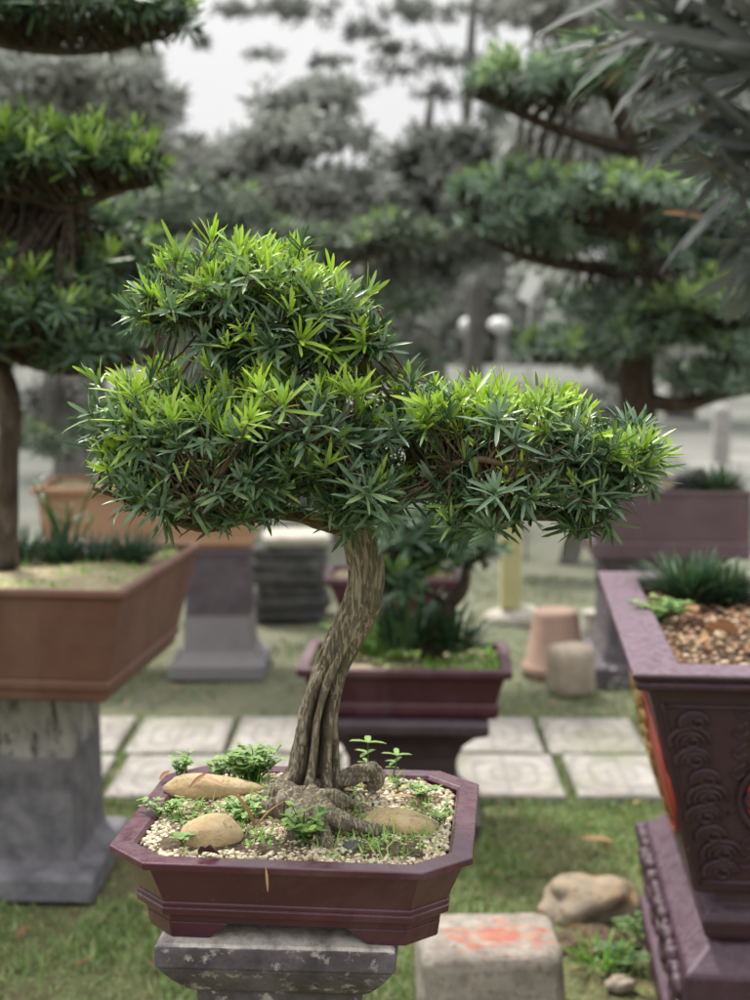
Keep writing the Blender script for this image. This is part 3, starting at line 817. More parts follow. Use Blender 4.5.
# stacked cloud scrolls up the left margin
for k in range(9):
    v0 = .08 + k * .098; s = .031 + .006 * math.sin(k * 2.1)
    u0 = edge_u(v0) + .046 + .010 * math.sin(k * 1.7)
    flip = 1 if k % 2 else -1
    for q, rr in ((1., .007), (.68, .006), (.38, .0055)):
        pts = []
        for i in range(9):
            a = math.radians(200 - 205 * i / 8)
            pts.append((u0 + .012 + math.cos(a) * s * q, v0 + math.sin(a) * s * q * 2.0 + .01))
        rel_tube(mb, pts, list(np.linspace(rr, rr * .5, 9)), .002)
    # curl
    pts = [(u0 + .018 + math.cos(a) * .018 * (1 - a / 12), v0 + .012 + math.sin(a) * .045 * (1 - a / 12)) for a in np.linspace(0, 8.5, 14)]
    rel_tube(mb, pts, .004, .003)
# plain margin strip
rel_tube(mb, [(edge_u(v) + .018, v) for v in np.linspace(.02, .97, 6)], .004, .001)
rel_tube(mb, [(edge_u(.03) + .02 + i * .1, .035) for i in range(8)], .004, .001)
rel_tube(mb, [(edge_u(.96) + .02 + i * .11, .955) for i in range(8)], .004, .001)
# fret ground between scrolls and medallion
for i in range(7):
    for j in range(17):
        u = edge_u(.5) + .115 + i * .028; v = .06 + j * .053
        if u < edge_u(v) + .105: continue
        if math.hypot(u / .305, (v - .5) / .37) < 1: continue
        if (i + j) % 2: rel_tube(mb, [(u - .013, v - .03), (u + .013, v + .03)], .0032, .001, 6, 4)
        else:
            rel_tube(mb, [(u - .013, v + .03), (u, v), (u + .013, v + .03)], .0032, .001, 6, 6)
mb.build('relief', M['relief'], pl)
# medallions
def medal(mbr, mbg, mbf, face, ru, rv, lim=-9):
    V = [face(0, 0, .006)]; n = 40
    for k in range(1, 5):
        for j in range(n):
            a = 2 * PI * j / n; q = k / 4
            V.append(face(math.cos(a) * ru * q, math.sin(a) * rv * q, .010 - .006 * q * q))
    F4 = [(1 + (k - 1) * n + j, 1 + (k - 1) * n + (j + 1) % n, 1 + k * n + (j + 1) % n, 1 + k * n + j) for k in range(1, 4) for j in range(n)]
    F3 = [(0, 1 + j, 1 + (j + 1) % n) for j in range(n)]
    mbr.add(RT(np.array(V)), [np.array(F4), np.array(F3)])
    pts = np.array([face(math.cos(a) * ru * 1.04, math.sin(a) * rv * 1.04, .006) for a in np.linspace(0, 2 * PI, 26)])
    tube(mbf, RT(pts), [.006] * 26, 90, 8, .25, 60)
    for a in np.linspace(0, 2 * PI, 15)[:-1]:
        for q in (.4, .6, .8, .95):
            c0 = (math.cos(a + q) * ru * q, math.sin(a + q) * rv * q)
            if c0[0] < lim: continue
            pts = [face(c0[0] + math.cos(b) * .022 * (1 - b / 10), c0[1] + math.sin(b) * .05 * (1 - b / 10), .011 - .006 * q * q) for b in np.linspace(0, 7, 10)]
            tube(mbg, RT(np.array(pts)), [.005] * 10, 20, 6)
mr, mg, mf = MB(), MB(), MB()
medal(mr, mg, mf, lambda du, dv, h: front(du, .5 + dv, h), .285, .34)
o = mr.build('red_panel', M['red'], pl); mf.build('panel_frame', M['relief'], o); mg.build('panel_relief', M['relief'], o)
def left(u, v, h=0.):
    ins = .131 + (.036 - .131) * v; z = .412 + (.80 - .412) * v
    return np.array([-(RW - ins) - h, u, z - h * .25])
mr, mg, mf = MB(), MB(), MB()
def dome(du, dv, h): return left(-.12 + du, .55 + dv, h * .7 + -.002 + .009 * max(0, 1 - (du / .34) ** 2 - (dv / .42) ** 2) ** .7)
medal(mr, mg, mf, dome, .34, .42, -.16)
o = mr.build('red_medallion', M['red'], pl); mf.build('medallion_border', M['red'], o); mg.build('medallion_gilding', M['gold'], o)
# scrolls at the plinth corners and along its lip
mb = MB()
def scroll(face, cu, cv, s, turns=2.2, r=.010, dirn=1, tail=.12):
    pts = []
    for a in np.linspace(turns * 2 * PI, .6, 26):
        q = s * a / (turns * 2 * PI); pts.append(face(cu + dirn * math.cos(a) * q, cv + math.sin(a) * q))
    pts = pts[::-1] + [face(cu + dirn * (s + tail * .5), cv - s * .3), face(cu + dirn * (s + tail), cv + s * .3)]
    tube(mb, RT(np.array(pts)), list(np.linspace(r * .6, r, len(pts) - 2)) + [r, r * .4], 60, 8, .15, 40)
pf = lambda u, v: np.array([u, -(RD - .12 - .012) - .002, v]); plf = lambda u, v: np.array([-(RW - .12 - .012) - .002, u, v])
for (cu, dirn) in ((-.36, 1), (-.10, -1), (.14, 1)):
    scroll(pf, cu, .12, .05, 2, .012, dirn); scroll(pf, cu + .1 * dirn, .20, .026, 1.6, .009, dirn, .06)
    scroll(pf, cu + .05 * dirn, .07, .03, 1.6, .008, -dirn, .05)
for cu in (-.40, -.2, 0., .2, .38):
    scroll(plf, cu, .12, .045, 2, .012, 1); scroll(plf, cu + .09, .20, .026, 1.6, .010, -1, .05)
mb.build('plinth_relief', M['relief'], pl); mb = MB()
rs = np.random.default_rng(3)
for k in range(26):                                           # lumpy carved edge
    t = k / 25; u = -.42 + .84 * t
    p = RT(np.array([[-(RW - .12) - .004, u, .21 + rs.uniform(-.015, .015)], [-(RW - .12) - .004, u + .03, .22 + rs.uniform(-.015, .015)], [-(RW - .12) + .004, u + .05, .21]]))
    tube(mb, p, [.006 + .008 * rs.random(), .012 + .014 * rs.random(), .006], 8, 8, .5, 40)
mb.build('plinth_edge_carving', M['relief'], pl)
# litter on its soil
mb = MB(); N = 1500
q = np.column_stack([rng.uniform(-RW + .1, -RW + .62, N), rng.uniform(-RD + .1, RD - .1, N), np.full(N, .81)])
pebbles(mb, RT(q), rng.uniform(.005, .011, N), .5)
tag(mb.build('bark_gravel', M['chips']), 'tan grit and bark chips filling the ornate planter', 'gravel', None, 'stuff')

# ------------------------------------------------------------------ loose stones and objects
def rock(name, label, cat, c, r, mat, seed, amp=.22, fs=1.4, rot=0., group=None, taper=0., flatb=True, sub=4, boxy=0., fine=.03):
    V, F = ico(sub)
    if boxy:
        V = np.sign(V) * np.abs(V) ** (1 - boxy); V = V / np.max(np.abs(V), axis=0)
    n = np.array([amp * noise.noise(Vector((v[0] * fs + seed, v[1] * fs, v[2] * fs))) + fine * fbm((v[0] + seed, v[1], v[2]), 5, 4) for v in V])
    V = V * (1 + n)[:, None]
    if taper: V[:, 1:] *= (1 - taper * (V[:, 0:1] + 1) / 2)
    V = rotz(V * np.array(r), rot) + np.array(c)
    mb = MB(); mb.add(V, F)
    return tag(mb.build(name, mat, None, c), label, cat, group)
GR = 'rounded yellow stones set in the pebbles of the front pot'
def pz(x, y): 
    p = onz(x, y, .872); return p
p = pz(211, 792); rock('stone', 'long yellow stone tapering to the right behind the dome shaped one', 'stone', (p[0], p[1] + .005, .876), (.064, .027, .021), M['stone_y'], 2.3, .14, 1.1, math.radians(-4), GR, .42)
p = pz(211, 838); rock('stone', 'dome shaped yellow stone against the front pot rim', 'stone', (p[0], p[1] + .012, .872), (.036, .026, .024), M['stone_y'], 7.1, .12, 1.1, .2, GR)
p = pz(398, 822); rock('stone', 'half buried tan stone right of the trunk under grass', 'stone', (p[0], p[1] + .012, .866), (.046, .03, .016), M['stone_y'], 4.4, .14, 1.2, -.5, GR)
p = onz(490, 958, .17)
rock('stone_block', 'rough square granite block with red paint stains on the grass', 'stone block', (.243, 2.96, .085), (.152, .125, .085), M['block'], 1.7, .05, 1.6, math.radians(2), None, 0, False, 5, .72, .025)
p = onz(600, 930, .02); rock('boulder', 'low speckled tan boulder behind the paint stained block', 'boulder', (.545, 3.5, .02), (.135, .10, .062), M['boulder'], 9.2, .38, 1.5, .3)
p = onz(620, 988, 0); rock('stone', 'small grey stone in bare earth beside the planter plinth', 'stone', (p[0], p[1], .008), (.032, .026, .018), M['stone_cube'], 3.9, .25, 1.6)
p = onz(586, 955, 0); rock('stone', 'mossy clod of earth and stone below the tan boulder', 'stone', (.52, 3.28, 0), (.1, .07, .03), M['soil'], 8.8, .35, 2.4)
p = onz(353, 850, .865); rock('stone', 'little dark grey stone half sunk at the front of the pebbles', 'stone', (p[0], p[1] + .01, .864), (.013, .011, .008), M['slate'], 5.9, .2, 1.6)

# dark slate stool, post, jars
e = empty('slate_stool', (-.435, 7.25, 0), 'stacked dark slate stool with pale cap on lawn beside orange trough', 'stool')
mb = MB()
for k in range(6):
    s = .185 + .012 * math.sin(k * 2.3); z = k * .062
    loft(mb, s, s, [(.012, z), (0, z + .012), (0, z + .048), (.012, z + .06)], 0, .05, True, True, T((-.435 + .008 * math.sin(k * 1.3), 7.28, 0), .12 * math.sin(k)))
mb.build('slate_stack', M['slate'], e)
mb = MB(); loft(mb, .17, .17, [(.01, .373), (0, .385), (0, .415), (.02, .43)], 0, .06, True, True, T((-.40, 7.28, 0), .1)); mb.build('cap_stone', M['stone_pale'], e, bevel=.004)
e = empty('yellow_post', (.68, 7.15, 0), 'short pale yellow square post standing on a round stone', 'post')
mb = MB(); box(mb, .63, .73, 7.1, 7.2, .062, .52); mb.build('shaft', M['yellow'], e, bevel=.008)
mb = MB(); V, F = ico(3); V = V * np.array((.16, .14, .07)) * (1 + .08 * np.sin(V[:, 0:1] * 5)) + np.array((.72, 7.16, .0)); mb.add(V, F); mb.build('base_stone', M['stone_pale'], e)

def lathe(mb, prof, c, n=32):
    V = np.array([[(c[0] + r * math.cos(2 * PI * j / n), c[1] + r * math.sin(2 * PI * j / n), c[2] + z) for j in range(n)] for r, z in prof]); m = len(prof)
    idx = np.arange(m * n).reshape(m, n)
    F = np.stack([idx[:-1], np.roll(idx[:-1], -1, 1), np.roll(idx[1:], -1, 1), idx[1:]], -1).reshape(-1, 4)
    mb.add(V.reshape(-1, 3), [F, np.array([idx[-1]]), np.array([idx[0][::-1]])])
mb = MB(); lathe(mb, [(.132, 0), (.14, .004), (.142, .03), (.138, .05), (.128, .056), (.122, .06), (.096, .26), (.088, .277), (.07, .283), (.02, .280)], (.762, 5.98, 0), 40)
tag(mb.build('terracotta_pot', M['terra'], None, (.762, 5.98, 0)), 'faded terracotta flowerpot turned upside down on the lawn', 'flowerpot')
rock('stone_block', 'small tan stone cube in front of the upturned flowerpot', 'stone block', (.785, 5.66, .095), (.085, .085, .105), M['stone_cube'], 6.2, .06, 1.4, .2, None, 0, False, 4, .6)
mb = MB(); lathe(mb, [(.05, 0), (.06, .004), (.07, .06), (.068, .13), (.055, .16), (.058, .175), (.062, .18), (.05, .182), (.02, .178)], (1.0, 6.45, 0), 28)
tag(mb.build('stone_jar', M['stone_pale'], None, (1.0, 6.45, 0)), 'pale stone jar between upturned flowerpot and dark grey pedestal', 'jar')

# fallen leaves
def dry_leaf(name, label, c, L, W, az, el, bend, mat, roll=0., group=None, curl=.3, cat='leaf'):
    D = np.array([[math.cos(az) * math.cos(el), math.sin(az) * math.cos(el), math.sin(el)]])
    S = norm(np.cross(np.array([[0, 0, 1.]]), D)); N0 = np.cross(D, S); S = S * math.cos(roll) + N0 * math.sin(roll)
    ts = np.linspace(0, 1, 12); mb = MB(); us = np.linspace(-1, 1, 5); V = []
    for t in ts:
        wv = W * .5 * (math.sin(PI * min(1, t * .93 + .05)) ** .7) * (1 if curl < .5 else .55 + .6 * abs(math.sin(t * 6.5 + .6)))
        p = np.array(c) + D[0] * t * L + np.cross(D, S)[0] * (-bend * L * t * t)
        for u in us: V.append(p + S[0] * u * wv + np.cross(D, S)[0] * curl * wv * u * u)
    idx = np.arange(60).reshape(12, 5); F = np.stack([idx[:-1, :-1], idx[:-1, 1:], idx[1:, 1:], idx[1:, :-1]], -1).reshape(-1, 4)
    tt = np.zeros((60, 4)); tt[:, 0] = random.uniform(.1, .9); mb.add(np.array(V), F, tt)
    return tag(mb.build(name, mat, None, c), label, cat, group)
GD = 'dry brown leaves lying in the front pot'
tag(LITTER.build('leaf_litter', M['dry']), 'scraps of dry leaves scattered over the lawn', 'litter', None, 'stuff')
def pp(x, y, dz=.0, z=.872):
    p = onz(x, y, z); return (p[0], p[1], z + dz)
dry_leaf('dry_leaf', 'dry tan leaf leaning over the middle of the long yellow stone', pp(190, 801, .016), .034, .007, .9, .6, .3, M['dry'], .3, GD)
dry_leaf('dry_leaf', 'dry curled leaf lying across the long stone top', pp(203, 797, .024), .03, .008, -.4, .0, .25, M['dry'], .2, GD)
dry_leaf('dry_leaf', 'tall curved dry blade standing between dome stone and trunk', pp(254, 832, .004), .05, .009, 2.2, 1.25, .5, M['dry'], .5, GD)
dry_leaf('dry_leaf', 'dry blade arching toward the trunk from the same spot as a tall one', pp(256, 832, .004), .045, .008, .5, 1.0, .35, M['dry'], -.4, GD)
dry_leaf('dry_leaf', 'reddish dry leaf at the foot of the root knob', pp(350, 795, .006), .034, .014, 2.0, .55, .2, M['dry'], .1, GD)
dry_leaf('dry_leaf', 'small dry leaf near the left rear rim of front pot', pp(160, 783, .004), .028, .007, 1.2, .4, .3, M['dry'], .2, GD)
dry_leaf('dry_leaf', 'dry leaf flat on pebbles behind the half buried tan stone', pp(392, 800, .005), .03, .009, .1, .1, .2, M['dry'], 0, GD)
dry_leaf('withered_leaf', 'crumpled maroon leaf stuck between dome stone and pot rim', pp(198, 855, .003), .024, .017, .1, .15, .3, M['maroon'], -.3, None, .9)
dry_leaf('grass_stalk', 'pale dry stalk hanging over the front rim of the front pot', (onz(266, 866, .871)[0], onz(266, 866, .871)[1] - .003, .871), .026, .003, -1.3, -1.0, .2, M['dry'], 0, None, .2, 'stalk')
p = onz(596, 852, 0); dry_leaf('fallen_leaf', 'single brown fallen leaf on the lawn before the paving', (p[0] - .04, p[1], .035), .09, .04, .1, .05, .15, M['dry'])
# leaves on the planter soil
GP = 'brown dead leaves on the ornate planter soil'
for k, (x, y, lab) in enumerate(((688, 618, 'upright orange brown leaf before the larger grass tuft of ornate planter'), (713, 622, 'brown leaf below the smaller grass tuft of ornate planter'), (738, 632, 'brown leaf at the right picture edge in ornate planter'), (700, 640, 'small brown leaf on grit near the planter front rim'))):
    p = onz(x, y, .825); dry_leaf('dead_leaf', lab, p, .085, .035, 1.2 + k * 1.1, .35, .2, M['dry'], .4 * k, GP)

# ------------------------------------------------------------------ weeds and grasses in pots
def tuft(name, label, c, n, L, W, mat, lean=.9, group=None, yv=None, cat='grass tuft', rad=.02, bend=.5):
    mb = MB(); phi = rng.uniform(0, 6.28, n)
    k = lean * rng.uniform(.05, 1, n)
    D = norm(np.column_stack([np.cos(phi) * k, np.sin(phi) * k, np.ones(n)]))
    S = np.column_stack([-np.sin(phi), np.cos(phi), np.zeros(n)])
    rr = rad * np.sqrt(rng.uniform(0, 1, n))
    B = np.array(c) + np.column_stack([np.cos(phi) * rr, np.sin(phi) * rr, np.zeros(n)])
    ti = np.zeros((n, 4)); ti[:, 0] = rng.uniform(0, 1, n); ti[:, 1] = rng.uniform(0, .15, n) if yv is None else rng.uniform(0, 1, n) * yv
    leaves(mb, B, D, S, L * rng.uniform(.5, 1.1, n), W, bend * rng.uniform(.3, 1.2, n) * (k + .2), .3, ti, 2)
    return tag(mb.build(name, mat, None, c), label, cat, group)

def herb(name, label, c, n, h, leafr, mat, spread=.03, group=None, up=.6, cat='weed', yv=.5, pairs=3, lw=.62):
    """small leafy weed: stems with paired oval leaves"""
    e = empty(name, c, label, cat, group)
    ms, ml = MB(), MB()
    phi = rng.uniform(0, 6.28, n); k = rng.uniform(.2, 1, n) * spread
    tip = np.array(c) + np.column_stack([np.cos(phi) * k, np.sin(phi) * k, h * rng.uniform(.5, 1.1, n)])
    base = np.array(c) + rng.normal(0, spread * .15, (n, 3)) * np.array([1, 1, 0]); mid = (tip + base) / 2 + np.array([0, 0, h * .12])
    fast_tubes(ms, base, mid, tip, np.full(n, leafr * .10), np.full(n, leafr * .06))
    for q in range(pairs):
        t = 1 - q * .27
        Pn = base * (1 - t) ** 2 + 2 * mid * (1 - t) * t + tip * t * t
        for s in (0, 1, 2) if q == 0 else (0, 1):
            a = phi + q * PI / 2 + s * (2.1 if q == 0 else PI) + rng.normal(0, .3, n); el = rng.uniform(.05, up, n)
            D = np.column_stack([np.cos(a) * np.cos(el), np.sin(a) * np.cos(el), np.sin(el)])
            S = np.column_stack([-np.sin(a), np.cos(a), np.zeros(n)])
            ti = np.zeros((n, 4)); ti[:, 0] = rng.uniform(0, 1, n); ti[:, 1] = rng.uniform(0, yv, n); ti[:, 3] = rng.uniform(0, 1, n)
            l = leafr * rng.uniform(.7, 1.2, n) * (1 - .12 * q)
            leaves(ml, Pn, D, S, l, l * lw, rng.uniform(.05, .3, n), .15, ti, 2)
    ms.build('stems', M['weed'], e); ml.build('foliage', mat, e); return e
GW = 'leafy green weeds sprouting in the front pot'
def mp(x, y, z=.868): return onz(x, y, z)
herb('leafy_weed', 'bushy bright weed clump behind the long yellow stone', mp(252, 783), 60, .042, .0105, M['weed'], .042, GW)
herb('leafy_weed', 'bright weed patch on pebbles at the rear left of front pot', mp(222, 780), 16, .028, .009, M['weed'], .03, GW)
herb('leafy_weed', 'weed growing in the rear left corner of front pot', mp(181, 778), 14, .028, .009, M['weed'], .024, GW)
herb('leafy_weed', 'broad leaved weed in front of the trunk base', mp(306, 840), 14, .030, .0125, M['weed'], .028, GW, .7)
herb('leafy_weed', 'tiny round leaved weed left of the dome stone', mp(182, 846), 4, .014, .011, M['weed'], .012, GW, .6, yv=.3, pairs=1, lw=.8)
herb('leafy_weed', 'low weed between dome stone and trunk', mp(243, 820), 26, .022, .008, M['weed'], .03, GW)
herb('leafy_weed', 'low weed sprawling on the left pebbles', mp(163, 815), 18, .016, .007, M['weed'], .032, GW)
herb('leafy_weed', 'sparse weed on the right hand pebbles near the rim', mp(440, 822), 12, .016, .007, M['weed'], .03, GW)
herb('leafy_weed', 'weed sprig by the rear right chamfer of front pot', mp(420, 795), 12, .016, .007, M['weed'], .03, GW)
def seedling(label, x, y, h, dx, lv):
    c = mp(x, y); e = empty('seedling', c, label, 'seedling', 'tall seedlings behind the root knob')
    ms, ml = MB(), MB(); tip = np.array(c) + np.array([dx, .0, h])
    P0 = np.array([c]); fast_tubes(ms, P0, (P0 + tip) / 2 + np.array([[dx * .3, 0, 0]]), np.array([tip]), [.0012], [.0008], 5)
    for q in range(3):
        t = 1 - q * .25; b = np.array(c) * (1 - t) + tip * t
        a = np.array([.2 + q * .9, PI + .2 + q * .9, 1.6 + q]); n = 3; el = rng.uniform(.0, .5, n)
        D = np.column_stack([np.cos(a) * np.cos(el), np.sin(a) * np.cos(el), np.sin(el)]); S = np.column_stack([-np.sin(a), np.cos(a), np.zeros(n)])
        ti = np.zeros((n, 4)); ti[:, 0] = .6; ti[:, 1] = .35; l = np.full(n, lv * (1 - q * .18))
        leaves(ml, np.repeat(b[None], n, 0), D, S, l, l * .36, .25, .2, ti, 2)
    ms.build('stem', M['weed'], e); ml.build('foliage', M['weed'], e)
seedling('tall seedling with narrow paired leaves above the root knob', 368, 784, .055, .0, .024)
seedling('shorter seedling right of the root knob before the rear rim', 392, 780, .033, .006, .02)
# fine grass in the pot : uncountable
mb = MB(); N = 1500
P = np.column_stack([rng.uniform(-.28, .11, N), rng.uniform(1.54, 1.86, N), np.zeros(N)]); P = P[inside_main(P, .012)]
dn = np.array([fbm((p[0], p[1], 4.), 16, 3) for p in P]); fr = np.exp(-(((P[:, 0] - .01) / .075) ** 2 + ((P[:, 1] - 1.62) / .06) ** 2))
ctr = np.exp(-(((P[:, 0] + .15) / .06) ** 2 + ((P[:, 1] - 1.69) / .05) ** 2))
P = P[dn + 1.1 * fr + .7 * ctr + rng.normal(0, .2, len(P)) > .32]; P[:, 2] = [msoil(*p[:2]) for p in P]
blades(mb, P, .022, .0021, .7)
tag(mb.build('pot_grass', M['potgrass']), 'fine bright grass sprouting among the front pot pebbles', 'grass', None, 'stuff')
mb = MB(); V0 = []
N = 700; mP = P[rng.integers(0, len(P), N)] + np.column_stack([rng.normal(0, .02, N), rng.normal(0, .02, N), np.full(N, .003)]); mP = mP[inside_main(mP, .01)]; n = len(mP)
a = rng.uniform(0, 6.28, n); D = np.column_stack([np.cos(a), np.sin(a), rng.uniform(.1, .6, n)]); D = norm(D); S = np.column_stack([-np.sin(a), np.cos(a), np.zeros(n)])
ti = np.zeros((n, 4)); ti[:, 0] = rng.uniform(0, 1, n); ti[:, 1] = rng.uniform(0, .7, n)
leaves(mb, mP, D, S, .007, .004, .1, .1, ti, 1)
tag(mb.build('pot_moss', M['weed']), 'tiny creeping ground cover in the front pot', 'ground cover', None, 'stuff')

GM = 'dark grass tufts on the brown trough soil'
for (x, y, L, n, lab) in ((22, 560, .10, 150, 'dark mondo grass tuft beside the left tree trunk'), (62, 562, .10, 170, 'wide dark mondo grass tuft in the middle of brown trough soil'), (97, 560, .08, 90, 'small dark grass tuft between the two larger ones'), (133, 562, .095, 170, 'dark grass tuft near the right end of the brown trough')):
    tuft('mondo_grass', lab, onz(x, y, .822), n, L, .006, M['mondo'], 1.1, GM, rad=.045)
herb('leafy_weed', 'feathery upright sapling rising from the brown trough grass', onz(66, 556, .822), 9, .20, .045, M['leaf_left'], .09, None, .8, yv=.3, pairs=3, lw=.25)
mb = MB(); N = 900
q = rotz(np.column_stack([rng.uniform(-.1, .46, N), rng.uniform(-.36, .36, N), np.full(N, .822)]), math.radians(-6.5)) + np.array([-1.04, 3.78, 0])
kk = np.array([fbm((p[0], p[1], 7), 6, 3) for p in q]); q = q[kk > .0]; blades(mb, q, .02, .006, 1.)
tag(mb.build('trough_moss', M['potgrass']), 'bright moss and seedlings dotting the brown trough soil', 'moss', None, 'stuff')
tuft('ornamental_grass', 'bushy dark grass tuft in the ornate planter', onz(691, 603, .81), 420, .13, .006, M['mondo'], 1.0, 'grass tufts in the ornate planter', .3, rad=.045)
tuft('ornamental_grass', 'smaller grass tuft near the right picture edge in planter', onz(727, 602, .81), 240, .10, .006, M['mondo'], 1.0, 'grass tufts in the ornate planter', .3, rad=.04)
herb('leafy_weed', 'light green weed in the planter left corner', onz(657, 622, .815), 60, .045, .013, M['weed'], .07)
rock('stone', 'rounded pale stone at the right edge on the planter soil', 'stone', (onz(757, 590, .83)[0], onz(757, 590, .83)[1], .83), (.06, .07, .05), M['stone_pale'], 2.2, .15)
herb('leafy_weed', 'low green weed on bare earth under the tan boulder', onz(622, 965, 0), 34, .04, .012, M['mondo'], .08, None, .6, yv=.9)
herb('leafy_weed', 'small weed at the foot of the planter plinth', onz(640, 935, 0), 20, .035, .012, M['weed'], .06, None, .6, yv=.2)
tuft('weed_grass', 'loose grass tuft on the bare earth in front of the boulder', onz(600, 965, 0), 60, .07, .005, M['potgrass'], .9, rad=.05)
# weedy soil of middle pot
mb = MB(); N = 1300
q = np.column_stack([rng.uniform(-.17, .36, N), rng.uniform(4.0, 4.34, N), np.full(N, .475)]); q = q[np.array([fbm(p, 9, 3) for p in q]) > -.12]; blades(mb, q, .03, .008, 1.1)
tag(mb.build('weed_carpet', M['potgrass']), 'light green weeds covering the soil of the pot behind the trunk', 'weeds', None, 'stuff')
GL = 'dark strap leaved clumps in the pot behind the trunk'
tuft('lily_clump', 'dark strap leaved clump just right of the trunk', at(405, 648, 4.15), 110, .20, .018, M['mondo'], 1.0, GL, .3, rad=.06)
tuft('lily_clump', 'dark strap leaved clump at the middle of the weedy pot', at(450, 650, 4.2), 90, .15, .016, M['mondo'], 1.1, GL, .3, rad=.06)
tuft('fern', 'light fern clump left in the weedy pot behind the trunk', at(372, 652, 4.2), 90, .14, .014, M['weed'], 1.1, None, .2, rad=.05, cat='fern')
tuft('weed_grass', 'light weed clump on the half hidden small plum pot', at(420, 575, 5.7), 90, .16, .016, M['weed'], 1.1, None, .2, rad=.07)

# ------------------------------------------------------------------ main bonsai
TY = 1.755
tree = empty('bonsai_tree', (*onz(305, 800, .868)[:2], .868), 'twisted bonsai with spreading needle leaved crown growing in the front plum pot', 'tree')
def px(*pts): return np.array([at(*p) for p in pts])
tp = [(304, 818, 1.745), (308, 797, 1.745), (313, 775, 1.747), (316, 745, 1.75), (318, 715, 1.752), (329, 675, 1.757), (348, 633, 1.76), (361, 603, 1.757), (366, 575, 1.755), (361, 545, 1.752), (355, 515, 1.752)]
tr = [.064, .055, .0395, .0312, .0272, .0234, .0224, .0228, .0222, .021, .019]
def trf(a, t):
    low = max(0, 1 - t / .60)
    # hollow flutes in the lower half, a swollen lip above them, a knot higher up
    fl = .0
    for ph, dp, wd in ((.30, .62, .17), (-.42, .50, .15), (.95, .36, .16), (1.5, .22, .3), (2.6, .18, .35), (-1.7, .2, .35), (-2.5, .16, .3)):
        d = (a - ph - .5 * (t - .25) + PI) % (2 * PI) - PI
        fl += dp * math.exp(-(d / wd) ** 2)
    m = 1 - fl * min(1, low * 3.5) * (1 if t > .02 else .6)
    d = (a - .3 + PI) % (2 * PI) - PI
    m += .16 * math.exp(-((t - .50) / .035) ** 2) * math.exp(-(d / .8) ** 2)
    d = (a - .35 + PI) % (2 * PI) - PI
    rr = math.hypot(d / .42, (t - .715) / .035)
    m += .22 * math.exp(-rr * rr) - .34 * math.exp(-(rr * 2.6) ** 2)
    flare = max(0, 1 - t / .13)
    m *= 1 + flare * .28 * math.sin(a * 5 + 1.)
    return m
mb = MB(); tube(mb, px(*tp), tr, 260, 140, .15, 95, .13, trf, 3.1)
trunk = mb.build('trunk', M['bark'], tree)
# roots
def root(pts, rad, seed):
    mb = MB(); tube(mb, np.array(pts), [r * .82 for r in rad], 60, 26, .62, 75, .35, None, seed); mb.build('root', M['bark'], tree)
def rp(x, y, z): 
    p = onz(x, y, z); return (p[0], p[1], z)
b0 = onz(308, 808, .872)
root([(b0[0], b0[1] - .01, .885), rp(330, 818, .884), rp(355, 826, .878), rp(385, 832, .866), rp(400, 836, .855)], [.018, .014, .011, .008, .005], 1.)
root([(b0[0], b0[1], .89), rp(336, 800, .890), rp(358, 806, .876), rp(380, 822, .866), rp(386, 828, .858)], [.014, .011, .008, .007, .004], 2.)
root([(b0[0] - .01, b0[1], .888), rp(280, 806, .882), rp(262, 812, .872), rp(245, 818, .858)], [.02, .016, .011, .005], 3.)
root([(b0[0] - .005, b0[1] - .01, .886), rp(296, 826, .876), rp(290, 838, .866), rp(286, 848, .855)], [.018, .014, .009, .004], 4.)
root([(b0[0] + .01, b0[1] - .01, .884), rp(322, 832, .874), rp(330, 846, .866), rp(346, 852, .856)], [.014, .011, .007, .004], 5.)
root([at(322, 788, 1.75), at(338, 782, 1.74), at(353, 777, 1.738), at(365, 773, 1.738), at(373, 774, 1.74), at(375, 781, 1.742), at(371, 790, 1.745)], [.010, .0105, .0125, .0145, .0155, .0125, .007], 6.)
root([(b0[0], b0[1] + .015, .886), (b0[0] + .03, b0[1] + .05, .876), (b0[0] + .05, b0[1] + .075, .858)], [.018, .012, .005], 7.)
# branches
BR = []
def branch(pts, rad, seed, n=60, seg=14, name='branch', mat='twig', amp=.22):
    mb = MB(); P = px(*pts) if len(pts[0]) == 3 else np.array(pts)
    tube(mb, P, rad, n, seg, amp, 70, .35, None, seed); mb.build(name, M[mat], tree)
    BR.append(crom(P, 24))
branch([(358, 535, 1.752), (350, 505, 1.752), (344, 470, 1.755), (342, 430, 1.76), (336, 395, 1.76), (318, 362, 1.758), (285, 340, 1.755), (240, 318, 1.75)], [.020, .018, .015, .012, .0095, .008, .006, .0035], 11., 80)
branch([(356, 528, 1.752), (330, 525, 1.735), (300, 516, 1.715), (268, 512, 1.70), (236, 519, 1.69), (205, 526, 1.68), (178, 520, 1.675), (150, 507, 1.67), (118, 496, 1.66), (92, 488, 1.655)], [.012, .0105, .009, .0085, .008, .0075, .006, .005, .0035, .002], 12., 90)
branch([(358, 520, 1.752), (385, 500, 1.74), (420, 490, 1.73), (470, 500, 1.72), (520, 512, 1.71), (560, 515, 1.705), (582, 522, 1.70), (584, 538, 1.70)], [.014, .012, .0105, .0095, .009, .0085, .008, .0085], 13., 80)
branch([(344, 480, 1.755), (310, 478, 1.73), (280, 476, 1.71), (240, 470, 1.70), (190, 462, 1.69), (140, 450, 1.68)], [.010, .008, .007, .006, .0045, .003], 14.)
branch([(470, 500, 1.72), (510, 470, 1.73), (550, 462, 1.72), (600, 470, 1.72), (635, 472, 1.715)], [.007, .006, .005, .004, .0025], 15.)
branch([(318, 362, 1.758), (350, 375, 1.74), (378, 345, 1.73), (388, 335, 1.725)], [.005, .0042, .003, .0018], 16., 40, 10)
